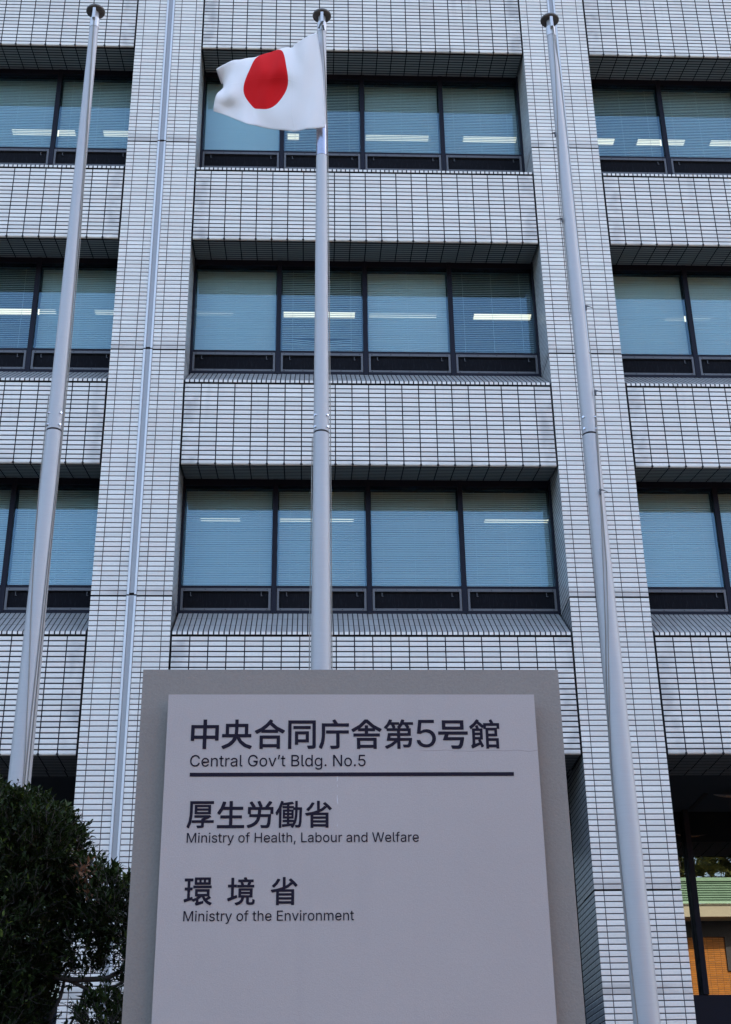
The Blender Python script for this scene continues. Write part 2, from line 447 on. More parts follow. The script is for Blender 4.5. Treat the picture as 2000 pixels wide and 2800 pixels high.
def blind(tilt, xa=-MODX/2+.05, xb=MODX/2-.05, pitch=.0335, sag=None):
    mb = MB(); w = .0365; n = int((1.97-.46)/pitch); yb = YG+.13
    dy, dz = math.cos(R(tilt))*w/2, math.sin(R(tilt))*w/2
    for i in range(n):
        z = .475 + i*pitch
        jt = random.uniform(-.0012, .0012)
        cols_ = [xa + (xb-xa)*j/6 for j in range(7)]
        dr = [0]*7
        if sag and i in sag:
            dr = [0, -.01, -.03, -.045, -.03, -.012, 0]
        for j in range(6):
            for (ya, za_, yc, zc) in ((-dy, -dz, -dy*.35-.0030, -dz*.35), (-dy*.35-.0030, -dz*.35, dy*.35-.0030, dz*.35), (dy*.35-.0030, dz*.35, dy, dz)):
                mb.face([(cols_[j], yb+ya, z+za_+jt+dr[j]), (cols_[j+1], yb+ya, z+za_+jt+dr[j+1]), (cols_[j+1], yb+yc, z+zc+jt+dr[j+1]), (cols_[j], yb+yc, z+zc+jt+dr[j])], None, 0, True)
    for xx in (xa+.16, (xa+xb)/2, xb-.16):             # ladder cords
        mb.box(xx-.002, xx+.002, yb-dy-.004, yb-dy-.002, .46, 1.97, 0)
    mb.box(xa, xb, yb-.015, yb+.015, .450, .462, 0)
    return mb
TILTS = {(1, 0): [69, 67, 68, 65], (2, 0): [80, 54, 75, 46], (3, 0): [88, 60, 72, 69],
         (1, -1): [67, 68, 68, 67], (2, -1): [74, 74, 48, 73], (3, -1): [70, 70, 72, 69],
         (1, 1): [71, 72, 71, 71], (2, 1): [81, 80, 79, 79], (3, 1): [60, 66, 68, 69]}
w0 = None; blinds = {}
for k in (1, 2, 3):
    for bx in BAYS:
        for i in range(4):
            loc = (bx*BAY + (i-1.5)*MODX, 0, rz(k, 0))
            if w0 is None:
                w0 = window_frame().build('window', MAT['frame'], bld, loc)
                p0 = pane().build('pane', MAT['glass'], w0)
                v0_ = vent_panel().build('vent_panel', [MAT['vent_frame'], MAT['vent_mesh'], MAT['joint']], w0)
                w = w0
            else:
                w = copy_of(w0, bld, loc); copy_of(p0, w); copy_of(v0_, w)
            t = TILTS[(k, bx)][i]
            sg = (6, 7, 8) if (k, bx, i) == (2, 0, 1) else None
            if (t, sg) in blinds: copy_of(blinds[(t, sg)], w)
            else: blinds[(t, sg)] = blind(t, sag=sg).build('blind', MAT['blind'], w)

# office interiors: slabs, back walls, strip lights
for k in (1, 2, 3):
    c = MB(); c.box(-1.5*BAY, 1.5*BAY, YG+.16, 8.0, rz(k, 2.36), rz(k, 2.44)); c.build('office_ceiling', MAT['office'], bld)
    c = MB(); c.box(-1.5*BAY, 1.5*BAY, YG+.16, 8.0, rz(k, -.30), rz(k, -.22)); c.build('office_floor', MAT['office'], bld)
    c = MB(); c.box(-1.5*BAY, 1.5*BAY, 8.0, 8.2, rz(k, -.30), rz(k, 2.44)); c.build('office_back_wall', MAT['office'], bld)
def lamp(L):
    mb = MB()
    mb.box(-L/2-.02, L/2+.02, -.09, .09, -.05, 0, 0)
    mb.box(-L/2, L/2, -.075, .075, -.062, -.0505, 1)
    return mb
LAMPS = {3: [(.70, 1.12), (2.36, .95), (-1.15, .2), (-5.55, 1.1), (-4.2, .6), (4.35, .5), (5.45, .85), (6.6, .5)],
         2: [(-2.4, .6), (-.68, 1.18), (.71, 1.12), (2.37, .95), (-5.75, .75), (-5.17, .3), (-4.2, .35), (5.5, .75)],
         1: [(-2.19, .6), (-.71, 1.13), (2.37, .98)]}
for k, ls in LAMPS.items():
    for x, L in ls:
        lamp(L).build('ceiling_lamp', [MAT['office'], MAT['tube']], bld, (x, 2.46, rz(k, 2.36)))
    for x in (-5.4, -.7, 2.3, 5.4):  # back row, out of sight on the upper storeys, added to light the rooms
        if k == 1 and x not in (5.4,) : continue
        lamp(1.1).build('ceiling_lamp', [MAT['office'], MAT['tube']], bld, (x, 5.05, rz(k, 2.36)))

# ground floor: tiled soffit continues as plain ceiling, dark glazed wall set back
SZ = DZ + 1.667
for bx in BAYS:
    s_ = MB(); xs = (bx*BAY-G/2-.3, bx*BAY+G/2+.3)
    s_.face([(xs[0], 1.0, SZ+.012), (xs[1], 1.0, SZ+.012), (xs[1], YG+.018, SZ+.012), (xs[0], YG+.018, SZ+.012)],
            [(-.3, .94), (G+.3, .94), (G+.3, .66), (-.3, .66)], 0)
    s_.box(xs[0], xs[1], 1.0, 3.1, SZ+.016, SZ+.2, 1)
    s_.build('porch_ceiling', [MAT['shaded_soffit_tile'], MAT['plaster']], bld)
lg = MB(); lg.box(-1.5*BAY, 1.5*BAY, 2.9, 2.93, 4.09, SZ+.01, 0)
lg.build('lobby_glazing', MAT['lobby_glass'], bld)
ls_ = MB(); ls_.box(-1.5*BAY, 1.5*BAY, 2.80, 2.95, 0, 4.09, 0); ls_.build('lobby_base_wall', MAT['frame'], bld)
MUL = [4.578, 4.578-1.05, 4.578+1.5, 4.578+3.0]
for bx in BAYS:
    for x, wd in ((4.578-BAY, .075), (4.30-BAY, .06), (4.578-BAY+1.5, .075), (4.578-BAY+3.0, .075), (3.70-BAY, .09)):
        mm = MB(); mm.box(-wd/2, wd/2, 2.77, 2.899, 4.095, SZ+.012); mm.build('lobby_mullion', MAT['frame'], bld, (x+bx*BAY, 0, 0))
# a sprung panel hanging from the porch ceiling and the open slot beside it
fl = MB()
for i in range(8):
    t0, t1 = i/8, (i+1)/8
    def pp(t, s): return (4.72+t*.50, 1.78 - s*.055*math.sin(math.pi*min(1, t+.05)) - .05*t, SZ - .035 - .028*math.sin(math.pi*t))
    fl.face([pp(t0, 1), pp(t1, 1), pp(t1, -1), pp(t0, -1)], None, 0, True)
fo = fl.build('ceiling_flap', MAT['alu_dark'], bld); md = fo.modifiers.new('solid', 'SOLIDIFY'); md.thickness = .006
st_ = MB(); st_.box(4.93, 4.99, 1.05, 1.70, SZ+.005, SZ+.014); st_.box(4.62, 4.68, 1.9, 2.75, SZ+.005, SZ+.014); st_.build('ceiling_slot', MAT['joint'], bld)

# mass of the building above, behind and to the sides
ms = MB()
zt0 = rz(4, 3.245)+.62
ms.box(-1.5*BAY-.5, 1.5*BAY+.5, .75, 8.6, zt0-.01, zt0+.4); ms.box(-34, 34, 8.6, 26, 0, 37)
ms.box(-34, 34, .8, 8.6, zt0+1.5, 37)
for s in (-1, 1):
    xa, xb = sorted((s*(1.5*BAY+.53), s*34)); ms.box(xa, xb, 0.9, 8.6, 0, zt0+1.5)
ms.build('building_core', MAT['tile_dark'], bld)
up = MB()
for k in range(5, 8):
    z0_ = rz(k, 1.95); up.box(-34, 34, 0, .9, z0_, z0_+1.3)
    for i in range(-5, 7): up.box((i-.5)*BAY-W/2, (i-.5)*BAY+W/2, -.004, .9, z0_-2.5, z0_+.0)
for s in (-1, 1):
    for k in range(0, 5):
        z0_ = rz(k, 1.95); xa, xb = sorted((s*(1.5*BAY+W/2+.02), s*34)); up.box(xa, xb, 0, .9, z0_, z0_+1.3)
        for i in range(2, 6):
            xc = s*(i+.5)*BAY; up.box(xc-W/2, xc+W/2, -.004, .9, z0_-2.5 if k else 0, z0_+.0)
up.build('outer_facade', MAT['spandrel_tile'], bld)

# ------------------------------------------------------------------ flagpoles
PS = .976                                    # the whole rank is set a little nearer, to scale
PX, PY = tuple(-.8137+(x+.8137)*PS for x in (-3.0, -.722, 1.603)), -6.65
def pole_dia(z): return .2005 - (z-2)*.01146 if z < 7.54 else .1365 - (z-7.54)*.0102
def alu_pole():
    mt, nt, b = new_mat('brushed_pole')
    tc = N(nt, 'ShaderNodeTexCoord')
    mp = N(nt, 'ShaderNodeMapping'); mp.inputs['Scale'].default_value = (1, 1, 60); nt.links.new(tc.outputs['Object'], mp.inputs[0])
    f = noise(nt, mp.outputs[0], 6, 4); g_ = noise(nt, tc.outputs['Object'], 2.2, 4)
    c1 = mixc(nt, f, (.37, .35, .34), (.45, .43, .42))
    c1 = mixc(nt, M(nt, 'MULTIPLY', smooth(nt, g_, .5, .8), .3), c1, (.38, .37, .38))
    nt.links.new(c1, b.inputs['Base Color'])
    b.inputs['Metallic'].default_value = .25
    nt.links.new(M(nt, 'ADD', .48, M(nt, 'MULTIPLY', f, .14)), b.inputs['Roughness'])
    return mt
MAT['pole'] = alu_pole()
PL = ['bare silver flagpole rising from the clipped evergreen tree', 'silver flagpole flying the white flag with a red disc', 'bare silver flagpole to the right of the sign board, with loose halyard clips']
poles = []
for i, x in enumerate(PX):
    t = thing('flagpole', PL[i], 'flagpole', (x, PY, 1.6*(1-PS)), 'flagpoles in front of the building'); t.scale = (PS, PS, PS)
    poles.append(t)
    if i == 0:
        mb = MB(); mb.tube([(0, 0, z) for z in (-.05, 2, 4, 6, 7.53)], [pole_dia(z)/2 for z in (-.05, 2, 4, 6, 7.53)], 40); a = mb.build('lower_shaft', MAT['pole'], t)
        mb = MB(); mb.tube([(0, 0, z) for z in (7.548, 9, 10.5, 12.2)], [pole_dia(z)/2-.001 for z in (7.548, 9, 10.5, 12.2)], 40); b_ = mb.build('upper_shaft', MAT['pole'], t)
        mb = MB(); mb.tube([(0, 0, 7.5), (0, 0, 7.58)], [.0645, .0645], 32); c_ = mb.build('joint_ring', MAT['joint'], t)
        bolts = []
        for an in (222, 318, 48, 132):
            for zz in (7.585, 7.70):
                r_ = pole_dia(zz)/2-.004; ca, sa = math.cos(R(an)), math.sin(R(an))
                mb = MB(); mb.tube([(r_*ca, r_*sa, zz), ((r_+.014)*ca, (r_+.014)*sa, zz)], [.013, .010], 8); bolts.append(mb.build('bolt', MAT['steel'], t))
        mb = MB(); mb.lathe([(.0, 12.385), (.030, 12.385), (.088, 12.395), (.094, 12.402), (.094, 12.416), (.085, 12.428), (.04, 12.436), (.0, 12.438)], 0, 0, 40); cap = mb.build('truck_cap', simple('weathered_cap', (.105, .09, .08), .6, .2, .2, 20), t)
        mb = MB(); mb.tube([(0, 0, 12.18), (0, 0, 12.30)], [.047, .047], 32); coll = mb.build('collar', MAT['alu'], t)
        mb = MB(); mb.tube([(0, 0, 12.29), (0, 0, 12.39)], [.036, .036], 24); neck = mb.build('neck', MAT['alu_dark'], t)
        mb = MB(); mb.box(-.014, .014, -.085, -.03, 12.25, 12.38); pul = bevel(mb.build('pulley', MAT['alu'], t), .004)
        mb = MB(); mb.tube([(0, 0, 0), (0, 0, .03), (0, 0, .031), (0, 0, .06)], [.22, .22, .14, .12], 32); foot = mb.build('foot_collar', MAT['alu'], t)
        shared = [a, b_, c_, cap, coll, neck, pul, foot] + bolts
    else:
        for q in shared: copy_of(q, t)
sl = MB(); sl.tube([(0, 0, z) for z in (10.58, 10.95)], [pole_dia(z)/2+.0012 for z in (10.58, 10.95)], 40, 0, False); sl.build('polished_sleeve', simple('worn_chrome', (.33, .32, .36), .22, .9, .2, 12), poles[1])
# halyards: two strands down the front of each pole, blown a little off line
def halyard(t, offs, clips=()):
    for s, pts in offs:
        mb = MB(); mb.tube(pts, .0042, 6); mb.build('halyard', MAT['rope'], t)
    for (x, y, z, ang) in clips:
        mb = MB(); mb.tube([(x, y, z), (x+.010*math.cos(ang), y-.010, z+.012), (x+.035*math.cos(ang), y-.012, z+.004), (x+.062*math.cos(ang), y-.015, z-.012)], [.006, .007, .004, .0025], 6)
        mb.tube([(x, y, z-.025), (x, y, z+.025)], .008, 6)
        mb.build('halyard_clip', MAT['vent_frame'], t)
def strand(a, n=14):
    """a: list of (z, angle from the viewer side in degrees, extra gap)"""
    out = []
    for z, an, gap in a:
        r_ = pole_dia(z)/2 + .006 + gap*.5
        out.append((r_*math.sin(R(an)), -r_*math.cos(R(an)), z))
    return out
halyard(poles[0], [(1, strand([(12.27, 0, .02), (11.5, 18, 0), (10.5, 45, .002), (9, 66, .004), (7.5, 75, .0), (6.4, 55, .0), (5, 40, 0), (3, 35, 0), (1.2, 20, 0)])),
                   (2, strand([(12.27, 4, .02), (11.2, 35, .0), (9.5, 88, .006), (8, -80, .01) if False else (8, 92, .006), (7, 80, 0), (5.6, 62, 0), (3.5, 50, 0), (1.2, 30, 0)]))])
halyard(poles[0], [(1, strand([(7.9, -86, .004), (7.3, -80, .0), (6.6, -52, .0), (5.9, -20, 0), (5.3, 8, .0), (4.6, 30, .0), (3, 40, 0), (1.2, 25, 0)]))])
halyard(poles[1], [(1, strand([(12.27, 0, .02), (11.6, 40, .0), (10.9, 75, .0), (10.3, 84, .004), (8.5, 90, .006), (7.6, 88, .01), (6.2, -88, .012) if False else (6.2, 90, .004), (4, 80, 0), (1.2, 40, 0)])),
                   (2, strand([(7.5, -86, .006), (6.5, -92, .010), (5.6, -94, .014), (4.5, -80, .01), (1.2, -30, 0)]))])
halyard(poles[2], [(1, strand([(12.27, 10, .02), (11.7, -2, .0), (11.1, -30, .0), (10.6, -62, .003), (10.2, -84, .012), (9.6, -88, .004), (8.8, -95, .0)])),
                   (2, strand([(12.27, 14, .02), (11.8, 66, .0), (11, 84, .004), (9.5, 88, .006), (8.3, 82, .012), (7.9, 68, .008), (7.4, 40, 0), (6.9, 18, .0), (6.4, -4, 0), (5.7, -32, 0), (5.2, -62, .002), (4.6, -84, .006), (3.6, -70, 0), (1.2, -30, 0)])),
                   (3, strand([(8.0, 78, .012), (7.5, 36, .002), (6.9, 22, .0), (6.3, 12, 0), (5.8, -12, 0), (5.2, -45, .002), (4.6, -80, .010), (4.0, -84, .004), (3, -60, 0), (1.2, -25, 0)]))],
        [(-.062, -.03, 10.88, 2.5), (.075, -.045, 7.95, .3), (.02, -.09, 6.95, .1), (.072, -.02, 8.86, .2), (-.07, -.02, 9.85, 3.0)])

# ------------------------------------------------------------------ flag
def flag_mat():
    mt, nt, b = new_mat('flag_cloth')
    uv = N(nt, 'ShaderNodeUVMap'); uv.uv_map = 'tile'
    s = N(nt, 'ShaderNodeSeparateXYZ'); nt.links.new(uv.outputs[0], s.inputs[0])
    d = M(nt, 'SQRT', M(nt, 'ADD', M(nt, 'POWER', M(nt, 'SUBTRACT', s.outputs[0], .75), 2), M(nt, 'POWER', M(nt, 'SUBTRACT', s.outputs[1], .5), 2)))
    hx = M(nt, 'MINIMUM', s.outputs[0], M(nt, 'SUBTRACT', 1.5, s.outputs[0])); hy = M(nt, 'MINIMUM', s.outputs[1], M(nt, 'SUBTRACT', 1, s.outputs[1]))
    hem = smooth(nt, M(nt, 'SUBTRACT', .022, M(nt, 'MINIMUM', hx, hy)), 0, .002)
    fold = M(nt, 'MINIMUM', M(nt, 'ABSOLUTE', M(nt, 'SUBTRACT', s.outputs[1], .5)), M(nt, 'ABSOLUTE', M(nt, 'SUBTRACT', s.outputs[0], .38)))
    fold = smooth(nt, M(nt, 'SUBTRACT', .010, fold), 0, .010)
    red = smooth(nt, M(nt, 'SUBTRACT', .318, d), 0, .004)
    c_ = mixc(nt, red, (.92, .85, .81), (.74, .012, .014)); c_ = mixc(nt, M(nt, 'MULTIPLY', hem, .12), c_, (.55, .53, .52))
    nt.links.new(c_, b.inputs['Base Color']); b.inputs['Roughness'].default_value = .85; b.inputs['Specular IOR Level'].default_value = .15
    mp = N(nt, 'ShaderNodeMapping'); mp.inputs['Scale'].default_value = (1, 1, 1); nt.links.new(uv.outputs[0], mp.inputs[0])
    w1 = N(nt, 'ShaderNodeTexNoise'); w1.inputs['Scale'].default_value = 5.5; nt.links.new(mp.outputs[0], w1.inputs['Vector'])
    bn = N(nt, 'ShaderNodeBump'); bn.inputs['Strength'].default_value = .18; bn.inputs['Distance'].default_value = .02
    weave = noise(nt, uv.outputs[0], 160, 2)
    nt.links.new(M(nt, 'ADD', M(nt, 'ADD', w1.outputs[0], M(nt, 'MULTIPLY', weave, .12)), M(nt, 'MULTIPLY', fold, .35)), bn.inputs['Height']); nt.links.new(bn.outputs[0], b.inputs['Normal'])
    tl = N(nt, 'ShaderNodeBsdfTranslucent'); nt.links.new(c_, tl.inputs[0])
    mx = N(nt, 'ShaderNodeMixShader'); mx.inputs[0].default_value = .3
    nt.links.new(b.outputs[0], mx.inputs[1]); nt.links.new(tl.outputs[0], mx.inputs[2])
    nt.links.new(mx.outputs[0], nt.nodes['Material Output'].inputs[0])
    return mt
# cloth control net in metres: columns hoist to fly, rows top to bottom (x, y, z), filled from FLAG_NET
FLAG_NET = [[(-0.774, -6.77, 11.806), (-0.743, -6.77, 11.573), (-0.721, -6.77, 11.326), (-0.708, -6.77, 11.072), (-0.7, -6.77, 10.849), (-0.691, -6.77, 10.614)], [(-0.932, -6.67, 11.797), (-0.917, -6.7, 11.58), (-0.893, -6.71, 11.323), (-0.883, -6.71, 11.068), (-0.877, -6.71, 10.845), (-0.872, -6.71, 10.636)], [(-1.062, -6.29, 12.004), (-1.072, -6.45, 11.906), (-1.1, -6.61, 11.489), (-1.102, -6.55, 11.293), (-1.124, -6.55, 11.003), (-1.07, -6.55, 10.758)], [(-1.231, -6.03, 12.059), (-1.244, -6.27, 12.031), (-1.257, -6.49, 11.584), (-1.299, -6.43, 11.395), (-1.314, -6.39, 11.185), (-1.283, -6.38, 10.95)], [(-1.409, -5.95, 12.071), (-1.423, -6.19, 12.027), (-1.406, -6.35, 11.704), (-1.46, -6.3, 11.479), (-1.441, -6.31, 11.238), (-1.446, -6.36, 11.01)], [(-1.605, -5.91, 12.043), (-1.612, -6.15, 12.031), (-1.637, -6.15, 11.813), (-1.631, -6.26, 11.472), (-1.622, -6.19, 11.362), (-1.6, -6.19, 11.234)], [(-1.754, -5.85, 11.986), (-1.793, -6.07, 11.983), (-1.719, -5.99, 11.849), (-1.77, -6.14, 11.581), (-1.793, -6.13, 11.46), (-1.799, -6.09, 11.409)]]
def cr(p0, p1, p2, p3, t):
    return .5*((2*p1) + (p2-p0)*t + (2*p0-5*p1+4*p2-p3)*t*t + (3*p1-p0-3*p2+p3)*t**3)
def spline(pts, t):
    n = len(pts)-1; f = min(max(t*n, 0), n-1e-6); i = int(f); f -= i
    g_ = lambda j: pts[j] if 0 <= j <= n else (2*pts[0]-pts[1] if j < 0 else 2*pts[n]-pts[n-1])
    return cr(g_(i-1), g_(i), g_(i+1), g_(i+2), f)
NU, NV = 84, 60
net = [[Vector(p) for p in c_] for c_ in FLAG_NET]
fm = bpy.data.meshes.new('flag'); fv = []; fuv = []
for a in range(NU+1):
    for b_ in range(NV+1):
        colp = [spline(c_, b_/NV) for c_ in net]
        p = spline(colp, a/NU)
        uu, vv = a/NU, b_/NV
        p = p + Vector((0, .008*math.sin(24*uu+8*vv)*min(1, uu*3)*(.9-vv*.5) + .005*math.sin(47*uu-17*vv)*uu*(1-vv*.7) + .010*math.sin(9*vv-30*uu)*(1-uu)*min(1, uu*6), 0))
        fv.append(p); fuv.append((a/NU*1.5, 1-b_/NV))
ff = [(a*(NV+1)+b_, a*(NV+1)+b_+1, (a+1)*(NV+1)+b_+1, (a+1)*(NV+1)+b_) for a in range(NU) for b_ in range(NV)]
fm.from_pydata([tuple(p) for p in fv], [], ff); fm.materials.append(flag_mat())
ul = fm.uv_layers.new(name='tile')
for lp in fm.loops: ul.data[lp.index].uv = fuv[lp.vertex_index]
fm.polygons.foreach_set('use_smooth', [True]*len(ff))
flag = link('flag', fm); flag['label'] = 'white flag with a large red disc flying from the middle flagpole'; flag['category'] = 'flag'
md = flag.modifiers.new('cloth', 'SOLIDIFY'); md.thickness = .003
ts = MB(); ts.tube([(PX[1]+.01, PY-.075, 12.00), (PX[1]-.012, PY-.085, 11.96), (PX[1]-.028, PY-.085, 11.90)], .009, 6); ts.tube([(PX[1]+.012, PY-.08, 11.94), (PX[1]+.02, PY-.085, 11.88)], .008, 6)
ts.build('toggle', MAT['rubber'], flag)

# ------------------------------------------------------------------ sign board
SX0, SY, STOP = -1.272, -12.4805, 3.1        # left edge, face, top of the face plate
sign = thing('sign_board', 'free-standing grey sign board with dark Japanese and English lettering', 'sign', (SX0+.6, SY+.2, 0))
def sign_off(v): return (v[0]-(SX0+.6), v[1]-(SY+.2), v[2])
def slab_mat(name, c, rough, bs, bump):
    mt, nt, b = new_mat(name); tc = N(nt, 'ShaderNodeTexCoord')
    a = noise(nt, tc.outputs['Object'], 1.7, 5); f = noise(nt, tc.outputs['Object'], bs, 2, .6); sp_ = noise(nt, tc.outputs['Object'], bs*.35, 2, .7)
    c1 = mixc(nt, a, tuple(x*.9 for x in c), tuple(x*1.08 for x in c))
    c1 = mixc(nt, M(nt, 'MULTIPLY', smooth(nt, f, .35, .7), .28), c1, tuple(x*.72 for x in c))
    nt.links.new(c1, b.inputs['Base Color']); b.inputs['Roughness'].default_value = rough; b.inputs['Specular IOR Level'].default_value = .3
    bn = N(nt, 'ShaderNodeBump'); bn.inputs['Strength'].default_value = bump; bn.inputs['Distance'].default_value = .004
    nt.links.new(M(nt, 'ADD', f, sp_), bn.inputs['Height']); nt.links.new(bn.outputs[0], b.inputs['Normal'])
    return mt, nt, b, c1, tc
back_mat = slab_mat('textured_stone_paint', (.275, .235, .200), .75, 170, .22)[0]
face_mat, nt, b, c1, tc = slab_mat('painted_steel_plate', (.450, .378, .343), .42, 260, .10)
# one wandering hairline scratch and a flake of lost paint on the face
so = N(nt, 'ShaderNodeSeparateXYZ'); nt.links.new(tc.outputs['Object'], so.inputs[0])
X_, Z_ = so.outputs[0], so.outputs[2]
wob = noise(nt, tc.outputs['Object'], 5.5, 2); wob2 = noise(nt, tc.outputs['Object'], 60, 2)
line = M(nt, 'ABSOLUTE', M(nt, 'SUBTRACT', M(nt, 'ADD', Z_, M(nt, 'MULTIPLY', wob, .05)), 2.933))
ms_ = M(nt, 'MULTIPLY', M(nt, 'MULTIPLY', smooth(nt, M(nt, 'SUBTRACT', .0012, line), 0, .0008), smooth(nt, X_, .20, .24)), .5)
l2 = M(nt, 'ABSOLUTE', M(nt, 'SUBTRACT', M(nt, 'ADD', X_, M(nt, 'MULTIPLY', wob2, .012)), -.045))
ms2 = M(nt, 'MULTIPLY', smooth(nt, M(nt, 'SUBTRACT', .0014, l2), 0, .0008), M(nt, 'MULTIPLY', smooth(nt, Z_, 2.655, 2.66), smooth(nt, M(nt, 'SUBTRACT', 2.83, Z_), 0, .005)))
ms2 = M(nt, 'MULTIPLY', ms2, smooth(nt, noise(nt, tc.outputs['Object'], 24, 2), .5, .56))
mp = N(nt, 'ShaderNodeMapping'); mp.inputs['Scale'].default_value = (1, 1, .07); nt.links.new(tc.outputs['Object'], mp.inputs[0])
run = smooth(nt, noise(nt, mp.outputs[0], 9, 3), .55, .8)
c1 = mixc(nt, M(nt, 'MULTIPLY', run, .10), c1, (.27, .24, .235))
vo = N(nt, 'ShaderNodeTexVoronoi'); vo.inputs['Scale'].default_value = 16; nt.links.new(tc.outputs['Object'], vo.inputs['Vector'])
sc_ = N(nt, 'ShaderNodeSeparateColor'); nt.links.new(vo.outputs['Color'], sc_.inputs[0])
spk = M(nt, 'MULTIPLY', M(nt, 'LESS_THAN', vo.outputs['Distance'], .028), M(nt, 'GREATER_THAN', sc_.outputs[0], .86))
c1 = mixc(nt, M(nt, 'MULTIPLY', spk, .6), c1, (.10, .085, .08))
c2 = mixc(nt, ms_, c1, (.12, .10, .11)); c2 = mixc(nt, ms2, c2, (.62, .6, .6)); nt.links.new(c2, b.inputs['Base Color'])
mb = MB(); mb.box(*[v for v in (SX0-.0935-SX0-.6, 1.2935-.6)], SY+.05-(SY+.2), SY+.32-(SY+.2), 0, 3.204)
bevel(mb.build('backing_slab', back_mat, sign), .003)
mb = MB(); mb.box(-.6, .598, -.2, -.2+.012, .55, STOP)
plate = bevel(mb.build('face_plate', face_mat, sign), .0015)
for xx in (-.35, .35):
    mb = MB(); mb.box(xx-.03, xx+.03, -.188, -.149, .7, 2.95); mb.build('stand_off', MAT['joint'], sign)
ink = simple('dark_navy_ink', (.016, .012, .022), .7, 0, .08, 20, spec=.1)
